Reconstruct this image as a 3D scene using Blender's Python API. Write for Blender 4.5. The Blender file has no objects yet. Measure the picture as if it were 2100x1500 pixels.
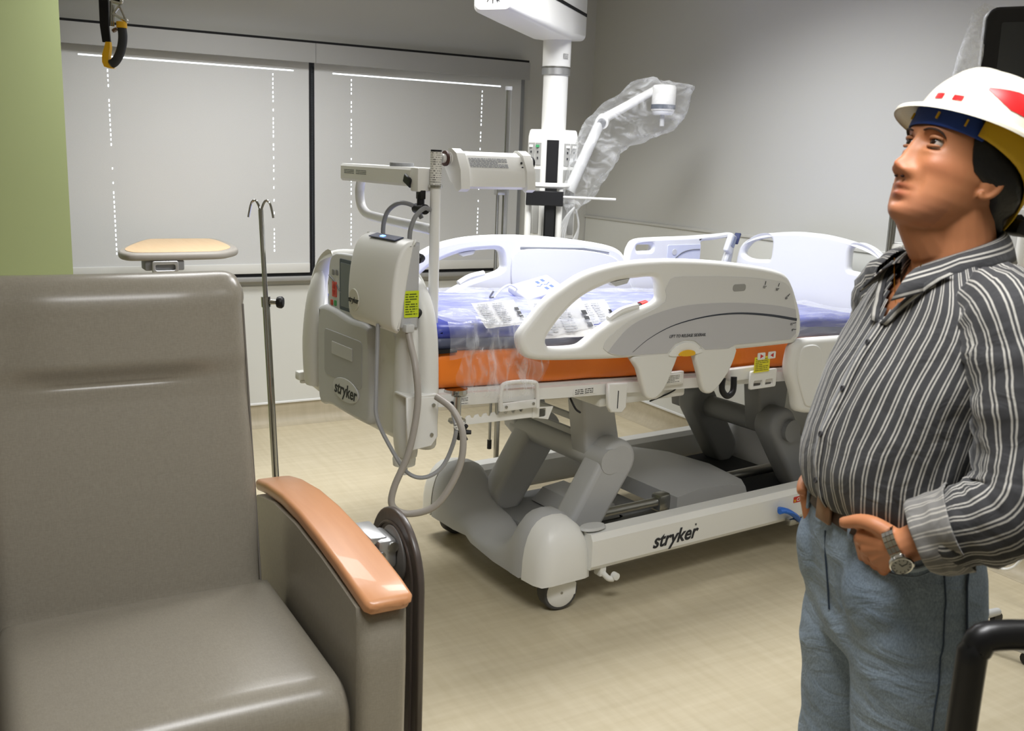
import bpy, bmesh, math, random
from math import sin, cos, pi, radians, sqrt
from mathutils import Vector, Matrix, Euler, noise
import numpy as np

S = bpy.context.scene
COL = S.collection
random.seed(4)

# ------------------------------------------------------------------ camera
YAW, PITCH, ROLL, FPX, CAMH = radians(29.6), radians(11.87), radians(-2.15), 2035.0, 1.6
_f = Vector((sin(YAW)*cos(PITCH), cos(YAW)*cos(PITCH), -sin(PITCH)))
_r = Vector((cos(YAW), -sin(YAW), 0))
_d = _f.cross(_r)
_r2 = cos(ROLL)*_r + sin(ROLL)*_d
_d2 = -sin(ROLL)*_r + cos(ROLL)*_d
cam_data = bpy.data.cameras.new('camera')
cam = bpy.data.objects.new('camera', cam_data)
COL.objects.link(cam)
_m = Matrix((_r2, -_d2, -_f)).transposed().to_4x4()
_m.translation = (0, 0, CAMH)
cam.matrix_world = _m
cam_data.sensor_fit = 'HORIZONTAL'
cam_data.sensor_width = 23.6
cam_data.lens = FPX*23.6/2100
cam_data.clip_start = 0.05
cam_data.dof.use_dof = True
cam_data.dof.focus_distance = 3.3
cam_data.dof.aperture_fstop = 5.0
S.camera = cam

# ------------------------------------------------------------------ world, lights, exposure
W = bpy.data.worlds.new('daylight')
S.world = W
W.use_nodes = True
W.node_tree.nodes['Background'].inputs[0].default_value = (0.86, 0.93, 1.0, 1)
W.node_tree.nodes['Background'].inputs[1].default_value = 4.0
S.view_settings.view_transform = 'Standard'
S.view_settings.look = 'None'
S.view_settings.exposure = 0.08
S.view_settings.gamma = 1.0
CEIL = 2.75
# ceiling troffers: x, y, length (x), width (y), watts
TROFFERS = [(2.30, 3.30, 1.2, 0.60, 41), (0.75, 0.9, 1.2, 0.60, 34), (2.6, 0.5, 1.2, 0.60, 5), (1.25, 4.35, 1.2, 0.60, 27)]  # last troffer is unseen, added to brighten the roller shades
for (lx, ly, sx, sy, wt) in TROFFERS:
    ld = bpy.data.lights.new('troffer_light', 'AREA')
    ld.shape = 'RECTANGLE'; ld.size = sx-0.08; ld.size_y = sy-0.08; ld.energy = wt; ld.spread = radians(142)   # louvred fixtures cut off at shallow angles
    ld.color = (0.985, 0.99, 1.0)
    lo = bpy.data.objects.new('troffer_light', ld)
    lo.location = (lx, ly, CEIL-0.012)
    COL.objects.link(lo)

# ------------------------------------------------------------------ helpers
def lin(h):
    h = h.lstrip('#')
    o = []
    for i in (0, 2, 4):
        c = int(h[i:i+2], 16)/255
        o.append(c/12.92 if c <= 0.04045 else ((c+0.055)/1.055)**2.4)
    return (*o, 1)

MATS = {}
def mat(name, col, rough=0.5, metal=0.0, bump=None, var=None, coat=0, spec=0.5, sheen=0, trans=0, emit=None, alpha=1, ior=1.45):
    """bump=(scale,strength,distance) noise bump; var=(scale,amount) colour noise"""
    if name in MATS: return MATS[name]
    m = bpy.data.materials.new(name); m.use_nodes = True
    nt = m.node_tree; b = nt.nodes['Principled BSDF']
    c = lin(col) if isinstance(col, str) else (*col, 1)
    b.inputs['Base Color'].default_value = c
    b.inputs['Roughness'].default_value = rough
    b.inputs['Metallic'].default_value = metal
    b.inputs['Coat Weight'].default_value = coat
    b.inputs['Specular IOR Level'].default_value = spec
    b.inputs['Sheen Weight'].default_value = sheen
    b.inputs['Transmission Weight'].default_value = trans
    b.inputs['IOR'].default_value = ior
    b.inputs['Alpha'].default_value = alpha
    if emit:
        b.inputs['Emission Color'].default_value = (*emit[:3], 1); b.inputs['Emission Strength'].default_value = emit[3]
    if var or bump:
        tc = nt.nodes.new('ShaderNodeTexCoord')
    if var:
        n = nt.nodes.new('ShaderNodeTexNoise'); n.inputs['Scale'].default_value = var[0]; n.inputs['Detail'].default_value = 5
        nt.links.new(tc.outputs['Object'], n.inputs['Vector'])
        mx = nt.nodes.new('ShaderNodeMix'); mx.data_type = 'RGBA'
        mx.inputs[6].default_value = tuple(x*(1-var[1]) for x in c[:3])+(1,)
        mx.inputs[7].default_value = tuple(min(1, x*(1+var[1])) for x in c[:3])+(1,)
        nt.links.new(n.outputs['Fac'], mx.inputs[0]); nt.links.new(mx.outputs[2], b.inputs['Base Color'])
    if bump:
        n = nt.nodes.new('ShaderNodeTexNoise'); n.inputs['Scale'].default_value = bump[0]; n.inputs['Detail'].default_value = 3
        nt.links.new(tc.outputs['Object'], n.inputs['Vector'])
        bp = nt.nodes.new('ShaderNodeBump'); bp.inputs['Strength'].default_value = bump[1]; bp.inputs['Distance'].default_value = bump[2] if len(bump) > 2 else 0.002
        nt.links.new(n.outputs['Fac'], bp.inputs['Height']); nt.links.new(bp.outputs['Normal'], b.inputs['Normal'])
    MATS[name] = m
    return m

def nodes_of(m): return m.node_tree.nodes, m.node_tree.links

def linen(name, c1, c2, scale, rough=0.6, bumpd=0.0006, bump=0.3, stretch=14, spec=0.5):
    """cross-hatched woven look: two stretched noises"""
    m = mat(name, c1, rough, spec=spec); N, Lk = nodes_of(m); b = N['Principled BSDF']
    tc = N.new('ShaderNodeTexCoord'); vals = []
    for ax in range(2):
        mp = N.new('ShaderNodeMapping'); s = [scale, scale, scale]
        s[ax] = scale/stretch
        if ax == 1: s = [scale, scale/stretch, scale/stretch]
        mp.inputs['Scale'].default_value = s
        Lk.new(tc.outputs['Object'], mp.inputs['Vector'])
        n = N.new('ShaderNodeTexNoise'); n.inputs['Scale'].default_value = 1; n.inputs['Detail'].default_value = 2
        Lk.new(mp.outputs[0], n.inputs['Vector']); vals.append(n)
    ad = N.new('ShaderNodeMath'); ad.operation = 'ADD'
    Lk.new(vals[0].outputs['Fac'], ad.inputs[0]); Lk.new(vals[1].outputs['Fac'], ad.inputs[1])
    mr = N.new('ShaderNodeMapRange'); mr.inputs[1].default_value = 0.7; mr.inputs[2].default_value = 1.3
    Lk.new(ad.outputs[0], mr.inputs[0])
    mx = N.new('ShaderNodeMix'); mx.data_type = 'RGBA'
    mx.inputs[6].default_value = lin(c1); mx.inputs[7].default_value = lin(c2)
    Lk.new(mr.outputs[0], mx.inputs[0]); Lk.new(mx.outputs[2], b.inputs['Base Color'])
    bp = N.new('ShaderNodeBump'); bp.inputs['Strength'].default_value = bump; bp.inputs['Distance'].default_value = bumpd
    Lk.new(ad.outputs[0], bp.inputs['Height']); Lk.new(bp.outputs['Normal'], b.inputs['Normal'])
    return m

def tag(o, label=None, cat=None, group=None, kind=None):
    if label: o['label'] = label
    if cat: o['category'] = cat
    if group: o['group'] = group
    if kind: o['kind'] = kind
    return o

def thing(name, label, cat, loc=(0, 0, 0), rz=0, group=None):
    o = bpy.data.objects.new(name, None); COL.objects.link(o)
    o.location = loc; o.rotation_euler = (0, 0, rz); o.empty_display_size = 0.1
    return tag(o, label, cat, group)

def ob(name, bm, m, parent=None, smooth=40, mats=None):
    me = bpy.data.meshes.new(name)
    bmesh.ops.recalc_face_normals(bm, faces=bm.faces[:])
    bm.to_mesh(me); bm.free()
    if m: me.materials.append(m)
    for x in (mats or []): me.materials.append(x)
    if smooth:
        for p in me.polygons: p.use_smooth = True
        me.set_sharp_from_angle(angle=radians(smooth))
    o = bpy.data.objects.new(name, me); COL.objects.link(o)
    if parent: o.parent = parent
    return o

def dup(o, parent, name=None):
    c = o.copy(); COL.objects.link(c); c.parent = parent
    return c

def BM(): return bmesh.new()

def add(bm, verts, faces):
    vs = [bm.verts.new(v) for v in verts]
    for f in faces:
        try: bm.faces.new([vs[i] for i in f])
        except ValueError: pass
    return vs

def box(bm, c, s, bev=0.0, seg=2, rot=None):
    t = bmesh.new()
    bmesh.ops.create_cube(t, size=1)
    bmesh.ops.scale(t, vec=Vector(s), verts=t.verts)
    if bev: bmesh.ops.bevel(t, geom=t.edges[:], offset=min(bev, min(s)*0.49), segments=seg, profile=0.5, affect='EDGES')
    M = Matrix.Translation(Vector(c))
    if rot is not None: M = M @ (rot.to_4x4() if not isinstance(rot, tuple) else Euler(rot).to_matrix().to_4x4())
    bmesh.ops.transform(t, matrix=M, verts=t.verts)
    merge(bm, t)
    return bm

def merge(bm, t):
    mp = {}
    for v in t.verts: mp[v] = bm.verts.new(v.co)
    for f in t.faces:
        try:
            nf = bm.faces.new([mp[v] for v in f.verts]); nf.material_index = f.material_index
        except ValueError: pass
    t.free()

def bbox(bm, lo, hi, bev=0.0, seg=2):
    lo, hi = Vector(lo), Vector(hi)
    return box(bm, (lo+hi)/2, hi-lo, bev, seg)

def cr(pts, n=6, closed=False):
    """Catmull-Rom resample (any dimension)"""
    P = [np.array(p, float) for p in pts]; out = []
    m = len(P)
    rng = range(m if closed else m-1)
    for i in rng:
        if closed: a, b, c, d = P[(i-1) % m], P[i], P[(i+1) % m], P[(i+2) % m]
        else: a, b, c, d = P[max(i-1, 0)], P[i], P[i+1], P[min(i+2, m-1)]
        for k in range(n):
            t = k/n
            out.append(0.5*((2*b)+(-a+c)*t+(2*a-5*b+4*c-d)*t*t+(-a+3*b-3*c+d)*t**3))
    if not closed: out.append(P[-1])
    return [tuple(float(x) for x in p) for p in out]

def tube(bm, pts, r, n=10, closed=False, cap=True, flat=None):
    P = [Vector(p) for p in pts]; m = len(P)
    R = r if isinstance(r, (list, tuple)) else [r]*m
    T = []
    for i in range(m):
        if closed: t = P[(i+1) % m]-P[(i-1) % m]
        else: t = P[min(i+1, m-1)]-P[max(i-1, 0)]
        T.append(t.normalized() if t.length > 1e-9 else Vector((0, 0, 1)))
    up = Vector((0, 0, 1)) if abs(T[0].z) < 0.9 else Vector((1, 0, 0))
    nrm = (up - T[0]*up.dot(T[0])).normalized()
    rings = []
    for i in range(m):
        nrm = (nrm - T[i]*nrm.dot(T[i]))
        nrm = nrm.normalized() if nrm.length > 1e-6 else T[i].orthogonal().normalized()
        b = T[i].cross(nrm)
        ka, kb = flat if flat else (1, 1)
        rings.append([bm.verts.new(P[i]+R[i]*(ka*cos(2*pi*k/n)*nrm+kb*sin(2*pi*k/n)*b)) for k in range(n)])
    for i in range(m if closed else m-1):
        A, B = rings[i], rings[(i+1) % m]
        for k in range(n):
            bm.faces.new((A[k], A[(k+1) % n], B[(k+1) % n], B[k]))
    if cap and not closed:
        bm.faces.new(rings[0][::-1]); bm.faces.new(rings[-1])
    return bm

def cyl(bm, a, b, r, n=20, r2=None):
    return tube(bm, [a, b], [r, r2 if r2 is not None else r], n)

def lathe(bm, prof, n=24, M=None):
    """prof [(r,z)] about z"""
    M = M or Matrix()
    rings = []
    for (r, z) in prof:
        rings.append([bm.verts.new(M @ Vector((max(r, 1e-5)*cos(2*pi*k/n), max(r, 1e-5)*sin(2*pi*k/n), z))) for k in range(n)])
    for A, B in zip(rings, rings[1:]):
        for k in range(n): bm.faces.new((A[k], A[(k+1) % n], B[(k+1) % n], B[k]))
    bm.faces.new(rings[0][::-1]); bm.faces.new(rings[-1])
    return bm

def loft(bm, rings, closed=True, caps=True):
    V = [[bm.verts.new(p) for p in r] for r in rings]; n = len(V[0])
    for A, B in zip(V, V[1:]):
        for k in range(n if closed else n-1):
            bm.faces.new((A[k], A[(k+1) % n], B[(k+1) % n], B[k]))
    if caps and closed: bm.faces.new(V[0][::-1]); bm.faces.new(V[-1])
    return V

def axis_to(d):
    """matrix whose z axis is d"""
    return Vector(d).to_track_quat('Z', 'Y').to_matrix().to_4x4()

def eval_mesh(o):
    dg = bpy.context.evaluated_depsgraph_get()
    return bpy.data.meshes.new_from_object(o.evaluated_get(dg))

def frame(o, ex, ey):
    """4x4: local x->ex, y->ey, z->ex x ey, origin o"""
    ex, ey = Vector(ex), Vector(ey); ez = ex.cross(ey)
    M = Matrix((ex, ey, ez)).transposed().to_4x4(); M.translation = Vector(o)
    return M

def inpoly(c, P):
    r = False; j = len(P)-1
    for i in range(len(P)):
        if (P[i].y > c.y) != (P[j].y > c.y) and c.x < (P[j].x-P[i].x)*(c.y-P[i].y)/(P[j].y-P[i].y)+P[i].x: r = not r
        j = i
    return r

def plate(name, loops, thick, bev, M, m, parent=None, smooth=40, seg=3):
    """rounded plate from 2D loops (first outer, the rest holes); centred on the plane of M"""
    from mathutils.geometry import delaunay_2d_cdt
    bm = bmesh.new(); hb_ = max(thick/2-bev, 0)
    L2 = []
    for i, lp in enumerate(loops):
        P = []
        for p in lp:
            q = Vector((p[0], p[1]))
            if not P or (q-P[-1]).length > 1e-5: P.append(q)
        if (P[0]-P[-1]).length < 1e-5: P.pop()
        ar = sum(P[k].x*P[(k+1) % len(P)].y-P[(k+1) % len(P)].x*P[k].y for k in range(len(P)))
        if (ar > 0) != (i == 0): P.reverse()
        N_ = []
        for k in range(len(P)):
            e0 = (P[k]-P[k-1]).normalized(); e1 = (P[(k+1) % len(P)]-P[k]).normalized()
            n0 = Vector((-e0.y, e0.x)); n1 = Vector((-e1.y, e1.x)); n = n0+n1
            d = n.length
            n = n/d if d > 1e-4 else n0
            N_.append(n*min(1.6, 1/max(.3, n.dot(n0))))
        L2.append((P, N_))
    caps = {1: [], -1: []}
    for P, N_ in L2:
        prof = []
        for j in range(seg+1):
            t = pi/2*j/seg; prof.append((bev*(1-cos(t)), hb_+bev*sin(t)))
        rows = [(o_, -h_) for o_, h_ in prof[::-1]]+prof
        V = [[bm.verts.new((p.x+n.x*o_, p.y+n.y*o_, h_)) for p, n in zip(P, N_)] for o_, h_ in rows]
        n_ = len(P)
        for A, B in zip(V, V[1:]):
            for k in range(n_):
                bm.faces.new((A[k], A[(k+1) % n_], B[(k+1) % n_], B[k])).smooth = True
        caps[-1].append(V[0]); caps[1].append(V[-1])
    for sd in (1, -1):
        flat = [v for lp in caps[sd] for v in lp]
        ed = []; st0 = 0
        for lp in caps[sd]:
            ed += [(st0+k, st0+(k+1) % len(lp)) for k in range(len(lp))]; st0 += len(lp)
        vo, eo, fo, ov_, _, _ = delaunay_2d_cdt([v.co.to_2d() for v in flat], ed, [], 0, 1e-6)
        polys = [[v.co.to_2d() for v in lp] for lp in caps[sd]]
        for t in fo:
            c = sum((vo[i] for i in t), Vector((0, 0)))/3
            if not inpoly(c, polys[0]) or any(inpoly(c, h) for h in polys[1:]): continue
            if any(not ov_[i] for i in t): continue
            try: bm.faces.new([flat[ov_[i][0]] for i in t]).smooth = False
            except ValueError: pass
    bmesh.ops.recalc_face_normals(bm, faces=bm.faces[:])
    me = bpy.data.meshes.new(name); bm.to_mesh(me); bm.free()
    me.transform(M)
    if M.determinant() < 0: me.flip_normals()
    me.materials.append(m)
    o = bpy.data.objects.new(name, me); COL.objects.link(o)
    if parent: o.parent = parent
    return o

def text(body, size, M, m, parent=None, name='lettering', shear=0, bold=0.0, depth=0.0004, align='CENTER', space=1.0):
    cu = bpy.data.curves.new(name, 'FONT'); cu.body = body; cu.size = size; cu.shear = shear; cu.offset = bold
    cu.extrude = depth; cu.align_x = align; cu.align_y = 'CENTER'; cu.resolution_u = 3; cu.space_character = space
    t = bpy.data.objects.new(name, cu); COL.objects.link(t)
    bpy.context.view_layer.update()
    me = eval_mesh(t); bpy.data.objects.remove(t); bpy.data.curves.remove(cu)
    me.transform(M); me.materials.clear(); me.materials.append(m)
    o = bpy.data.objects.new(name, me); COL.objects.link(o)
    if parent: o.parent = parent
    return o

def rrect(w, h, r, n=5, cx=0, cy=0):
    o = []
    for (sx, sy, a0) in ((1, 1, 0), (-1, 1, 90), (-1, -1, 180), (1, -1, 270)):
        for k in range(n+1):
            a = radians(a0+90*k/n)
            o.append((cx+sx*(w/2-r)+r*cos(a), cy+sy*(h/2-r)+r*sin(a)))
    return o

# printed label: rows of dark dashes on a ground colour (flat print, too small to read)
def label_mat(name, ground, ink, rows, seed=0, dens=0.45, cols=26):
    m = mat(name, ground, 0.5); N, Lk = nodes_of(m); b = N['Principled BSDF']
    tc = N.new('ShaderNodeTexCoord')
    sp = N.new('ShaderNodeSeparateXYZ'); Lk.new(tc.outputs['Generated'], sp.inputs[0])
    def mth(op, a, bb=None):
        n = N.new('ShaderNodeMath'); n.operation = op
        for i, x in enumerate((a, bb)):
            if x is None: continue
            if isinstance(x, (int, float)): n.inputs[i].default_value = x
            else: Lk.new(x, n.inputs[i])
        return n.outputs[0]
    # generated coords: pick the two largest axes by summing x,y for the run direction
    run = mth('ADD', sp.outputs[0], sp.outputs[1])
    row = mth('MULTIPLY', sp.outputs[2], rows)
    fr = mth('FRACT', row); band = mth('COMPARE', fr, 0.5); band.node.inputs[2].default_value = 0.26
    cmb = N.new('ShaderNodeCombineXYZ')
    Lk.new(mth('MULTIPLY', run, cols), cmb.inputs[0]); Lk.new(mth('ADD', mth('FLOOR', row), seed+0.5), cmb.inputs[1])
    nz = N.new('ShaderNodeTexNoise'); nz.inputs['Scale'].default_value = 1.0; nz.inputs['Detail'].default_value = 2
    Lk.new(cmb.outputs[0], nz.inputs['Vector'])
    ink_f = mth('MULTIPLY', mth('GREATER_THAN', nz.outputs['Fac'], 1-dens-0.07), band)
    mx = N.new('ShaderNodeMix'); mx.data_type = 'RGBA'; mx.inputs[6].default_value = lin(ground); mx.inputs[7].default_value = lin(ink)
    Lk.new(ink_f, mx.inputs[0]); Lk.new(mx.outputs[2], b.inputs['Base Color'])
    return m

def print_block(name, M, w, h, rows, m, parent=None, seed=1, fill=.95, cols=1):
    """lines of print too small to read: rows of word-length dashes on the xy plane of M"""
    rnd = random.Random(seed); b = BM(); lh = h/rows
    for c in range(cols):
        x0 = -w/2+c*w/cols; x1 = x0+w/cols*(.92 if cols > 1 else 1)
        for r in range(rows):
            x = x0; end = x0+(x1-x0)*(fill if r % 4 != 3 else fill*rnd.uniform(.4, .8)); y = h/2-(r+.5)*lh
            while x < end:
                L_ = min(lh*rnd.uniform(.8, 3.2), end-x)
                t = bmesh.new(); bmesh.ops.create_cube(t, size=1, matrix=M @ Matrix.Translation((x+L_/2, y, 0)) @ Matrix.Diagonal((L_, lh*.45, .0006, 1))); merge(b, t)
                x += L_+lh*.45
    o = ob(name, b, m, parent, 0); o['kind'] = 'stuff'
    return o

def struct(o): o['kind'] = 'structure'; return o

# ------------------------------------------------------------------ materials
M_wall = mat('wall_paint', '#C3C3BE', 0.75, bump=(260, 0.12, 0.0008))
M_green = mat('green_paint', '#A8B380', 0.75, bump=(260, 0.12, 0.0008))
M_ceil = mat('ceiling_tile', '#E2E1DC', 0.9, bump=(120, 0.3, 0.001))
M_panel = mat('wall_panel', '#D6D7D2', 0.55)
M_trimw = mat('panel_edge', '#E6E7E6', 0.4)
M_floor = linen('sheet_vinyl', '#C0B497', '#CCC1A6', 34, rough=0.42, bump=0.12, stretch=12)
M_cove = linen('cove_vinyl', '#AFA58E', '#BCB29B', 40, rough=0.5, bump=0.1, stretch=12)
M_shade = linen('roller_shade', '#CDCECE', '#D6D7D7', 900, rough=0.85, bump=0.2, stretch=4)
M_val = mat('valance_metal', '#A3A3A1', 0.45, metal=0.25)
M_black = mat('black_plastic', '#141416', 0.45)
M_blackm = mat('black_matte', '#0B0B0D', 0.8)
M_white = mat('white_plastic', '#ECECE8', 0.38)
M_whitec = mat('cool_white_plastic', '#E8EAEC', 0.36)
M_cream = mat('cream_plastic', '#E4E4DF', 0.40)
M_pow = mat('white_powder_coat', '#E9E9E5', 0.32)
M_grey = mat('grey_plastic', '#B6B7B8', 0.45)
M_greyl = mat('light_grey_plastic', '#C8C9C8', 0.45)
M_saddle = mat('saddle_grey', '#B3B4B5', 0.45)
M_greyd = mat('dark_and_shaded_grey', '#858687', 0.5)  # real dark plastic, also the painted shadow on the head-end lift arms
M_chrome = mat('chrome', '#C9C9C6', 0.12, metal=1.0)
M_steel = mat('brushed_steel', '#A9A9A6', 0.3, metal=1.0)
M_alum = mat('cast_aluminium', '#C6C7C8', 0.38, metal=0.9)
M_ink = mat('black_print', '#23252B', 0.5)
M_inkg = mat('grey_print', '#6F7278', 0.5)
M_red = mat('red_print', '#C8261E', 0.45)
M_yel = mat('yellow_plastic', '#E8B21A', 0.4)
M_glass = mat('window_glass', '#FFFFFF', 0.02, trans=1.0)

def film(name, col, a_lo, a_hi, scale=14, rough=0.12, st=None, bstr=.9):
    """clear polythene: mostly see-through, milky along folds"""
    m = mat(name, col, rough, bump=(scale, bstr, 0.01)); N, Lk = nodes_of(m); b = N['Principled BSDF']
    lw = N.new('ShaderNodeLayerWeight'); lw.inputs[0].default_value = 0.35
    tc = N.new('ShaderNodeTexCoord'); nz = N.new('ShaderNodeTexNoise'); nz.inputs['Scale'].default_value = scale*1.3; nz.inputs['Detail'].default_value = 4; nz.inputs['Distortion'].default_value = 1.5
    mpp = N.new('ShaderNodeMapping'); mpp.inputs['Scale'].default_value = st or (1, 1, 1)
    Lk.new(tc.outputs['Object'], mpp.inputs[0]); Lk.new(mpp.outputs[0], nz.inputs['Vector'])
    r = N.new('ShaderNodeMapRange'); r.inputs[1].default_value = 0.48; r.inputs[2].default_value = 0.72; r.inputs[3].default_value = a_lo; r.inputs[4].default_value = a_hi
    Lk.new(nz.outputs['Fac'], r.inputs[0])
    ad = N.new('ShaderNodeMath'); ad.operation = 'MULTIPLY_ADD'; ad.inputs[1].default_value = 0.35
    Lk.new(lw.outputs['Facing'], ad.inputs[0]); Lk.new(r.outputs[0], ad.inputs[2]); ad.use_clamp = True
    Lk.new(ad.outputs[0], b.inputs['Alpha'])
    return m
M_film = film('clear_polythene', '#E6E9EC', 0.16, 0.5)

# ------------------------------------------------------------------ room shell
XR, YW, XL, YB = 3.72, 5.62, -2.6, -1.8
b = BM(); bbox(b, (XL-.2, YB-.2, -.1), (XR+.2, YW+.2, 0)); struct(ob('floor', b, M_floor, smooth=0))
b = BM(); bbox(b, (XL-.2, YB-.2, CEIL), (XR+.2, YW+.2, CEIL+.1)); struct(ob('ceiling', b, M_ceil, smooth=0))
b = BM(); bbox(b, (XR, YB-.2, 0), (XR+.2, YW+.2, CEIL)); struct(ob('wall_right', b, M_wall, smooth=0))
b = BM(); bbox(b, (XL-.2, YB-.2, 0), (XL, YW+.2, CEIL)); struct(ob('wall_left', b, M_wall, smooth=0))
b = BM(); bbox(b, (XL, YB-.2, 0), (XR, YB, CEIL)); struct(ob('wall_rear', b, M_wall, smooth=0))
WX0, WX1, WZ0, WZ1 = 0.50, 3.19, 0.885, 2.13
b = BM()
bbox(b, (XL, YW, 0), (WX0, YW+.2, CEIL)); bbox(b, (WX1, YW, 0), (XR, YW+.2, CEIL))
bbox(b, (WX0, YW, 0), (WX1, YW+.2, WZ0)); bbox(b, (WX0, YW, WZ1), (WX1, YW+.2, CEIL))
struct(ob('wall_window', b, M_wall, smooth=0))
# green accent wall standing proud of the window wall
b = BM(); bbox(b, (XL, 4.75, 0), (0.455, 4.87, CEIL)); struct(ob('wall_green', b, M_green, smooth=0))
# lower wall panels and their edge trims
def strip(name, lo, hi, m, bev=0.003):
    b = BM(); bbox(b, lo, hi, bev, 1); return struct(ob(name, b, m))
strip('trim_1', (WX0-.05, YW-.006, .13), (XR, YW, WZ0-.06), M_panel, 0)
strip('trim_2', (XR-.006, YB, .13), (XR, YW-.006, 1.222), M_panel, 0)
strip('trim_3', (XR-.014, YB, 1.222), (XR, YW, 1.24), M_wall)
strip('trim_4', (WX0-.05, YW-.012, .124), (XR-.012, YW, .138), M_trimw)
strip('trim_5', (XR-.012, YB, .124), (XR, YW, .138), M_trimw)
def cove(name, p0, p1, inward):
    prof = [(0.0005, .124), (0.004, .124), (0.004, .06)]+[(0.004+.05*(1-cos(a)), .06-.058*sin(a)) for a in [pi/2*k/6 for k in range(1, 7)]]+[(0.07, 0.0008), (0.07, 0.0002), (0.0005, 0.0002)]
    b = BM(); n = Vector(inward)
    loft(b, [[Vector(p)+n*d+Vector((0, 0, z)) for d, z in prof] for p in (p0, p1)])
    return struct(ob(name, b, M_cove))
cove('baseboard_window', (0.46, YW, 0), (XR, YW, 0), (0, -1, 0))
cove('baseboard_right', (XR, YB, 0), (XR, YW, 0), (-1, 0, 0))
# ceiling light fixtures
for i, (lx, ly, sx, sy, wt) in enumerate(TROFFERS):
    t = thing('ceiling_troffer', ['white ceiling troffer above the hospital bed', 'white ceiling troffer above the viewpoint in front of the recliner', 'white ceiling troffer over the man by the right wall', 'white ceiling troffer added behind the recliner to brighten the roller shades'][i], 'ceiling light', (lx, ly, CEIL), 0, 'ceiling troffers')
    b = BM()
    for s in (-1, 1):
        bbox(b, (-sx/2, s*sy/2-.02, -.02), (sx/2, s*sy/2+.02, 0)); bbox(b, (s*sx/2-.02, -sy/2, -.02), (s*sx/2+.02, sy/2, 0))
    ob('fixture_frame', b, M_white, t)
    b = BM(); bbox(b, (-sx/2+.02, -sy/2+.02, -.008), (sx/2-.02, sy/2-.02, -.002))
    ob('diffuser', b, mat('light_diffuser', '#FFFFFF', 0.6, emit=(1, .97, .92, 1.5)), t)

# ------------------------------------------------------------------ window, valance, shades
for i, (x0, x1) in enumerate(((WX0, 1.825), (1.825, WX1))):
    w = thing('window_%d' % (i+1), None, None, ((x0+x1)/2, YW+.12, WZ0)); struct(w)
    b = BM(); hw = (x1-x0)/2; hh = WZ1-WZ0
    for s in (-1, 1): bbox(b, (s*hw-(.05 if s > 0 else 0), -.03, 0), (s*hw+(.05 if s < 0 else 0), .03, hh))
    bbox(b, (-hw, -.03, 0), (hw, .03, .05)); bbox(b, (-hw, -.03, hh-.05), (hw, .03, hh))
    ob('window_frame', b, M_black, w)
    b = BM(); bbox(b, (-hw+.05, -.004, .05), (hw-.05, .004, hh-.05)); ob('pane', b, M_glass, w)
sl = thing('window_sill', None, None, ((WX0+WX1)/2, YW, WZ0)); struct(sl); sl.name = 'trim_6'
b = BM(); bbox(b, (-1.33, -.05, -.03), (1.36, .12, -.004), .004); ob('sill', b, M_val, sl)
b = BM(); bbox(b, (-1.33, -.03, -.004), (1.36, .02, .022)); ob('sill_gap', b, M_blackm, sl)
b = BM(); bbox(b, (-.04+.0, -.004, 0.0), (-.005, .0, 1.19)); 
bmesh.ops.translate(b, verts=b.verts, vec=Vector((0, -.002, 0)))
ob('mullion', b, M_black, sl)
b = BM()
for k in range(120): box(b, (-.012-.008, -.009, .03+k*.0095), (.004, .004, .006))
o = ob('chain', b, mat('chain_grey', '#4A4B4E', 0.4), sl, 0); o['kind'] = 'stuff'
b = BM(); bbox(b, (1.325, -.02, .0), (1.352, .01, 1.2)); ob('side_channel', b, M_greyd, sl)

val = thing('shade_valance', 'long grey metal valance box above the two roller shades', 'valance', (0, 5.53, 2.069))
for (x0, x1) in ((0.47, 1.8215), (1.8235, 3.192)):
    b = BM(); bbox(b, (x0, 0, 0), (x1, .012, .104)); bbox(b, (x0, .012, .094), (x1, .089, .104)); ob('valance_segment', b, M_val, val)
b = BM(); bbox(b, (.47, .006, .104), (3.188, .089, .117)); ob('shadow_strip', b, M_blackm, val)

def shade(name, label, x0, x1, slit, cols):
    t = thing(name, label, 'roller shade', ((x0+x1)/2, 5.588, .90), 0, 'roller shades on the window')
    zb, zt = .90, 2.12
    holes = [(slit[0], slit[1], 2.0205, 2.0268)]
    for (xa, za, xb, zb_, step, skip) in cols:
        z = za; k = 0
        while z > zb_:
            x = xa+(xb-xa)*(za-z)/(za-zb_)
            if k not in skip:
                h = .013 if k % 3 else .010
                holes.append((x-.0024, x+.0024, z-h, z))
            z -= step; k += 1
    xs = sorted(set([x0, x1]+[round(h[i], 5) for h in holes for i in (0, 1)])); zs = sorted(set([zb, zt]+[round(h[i], 5) for h in holes for i in (2, 3)]))
    b = BM(); cx = (x0+x1)/2
    V = {}
    def v(i, j):
        if (i, j) not in V: V[i, j] = b.verts.new((xs[i]-cx, 0, zs[j]-.90))
        return V[i, j]
    for i in range(len(xs)-1):
        for j in range(len(zs)-1):
            mx, mz = (xs[i]+xs[i+1])/2, (zs[j]+zs[j+1])/2
            if any(h[0] < mx < h[1] and h[2] < mz < h[3] for h in holes): continue
            b.faces.new((v(i, j), v(i+1, j), v(i+1, j+1), v(i, j+1)))
    ob('shade_fabric', b, M_shade, t, 0)
    b = BM(); bbox(b, (x0-cx, -.006, 0), (x1-cx, .006, .055), .003); ob('hem_bar', b, mat('hem_fabric', '#DADAD6', 0.8), t)
    b = BM(); cyl(b, (x0-cx, .02, 1.205), (x1-cx, .02, 1.205), .008); ob('roller_tube', b, M_val, t)
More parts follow.
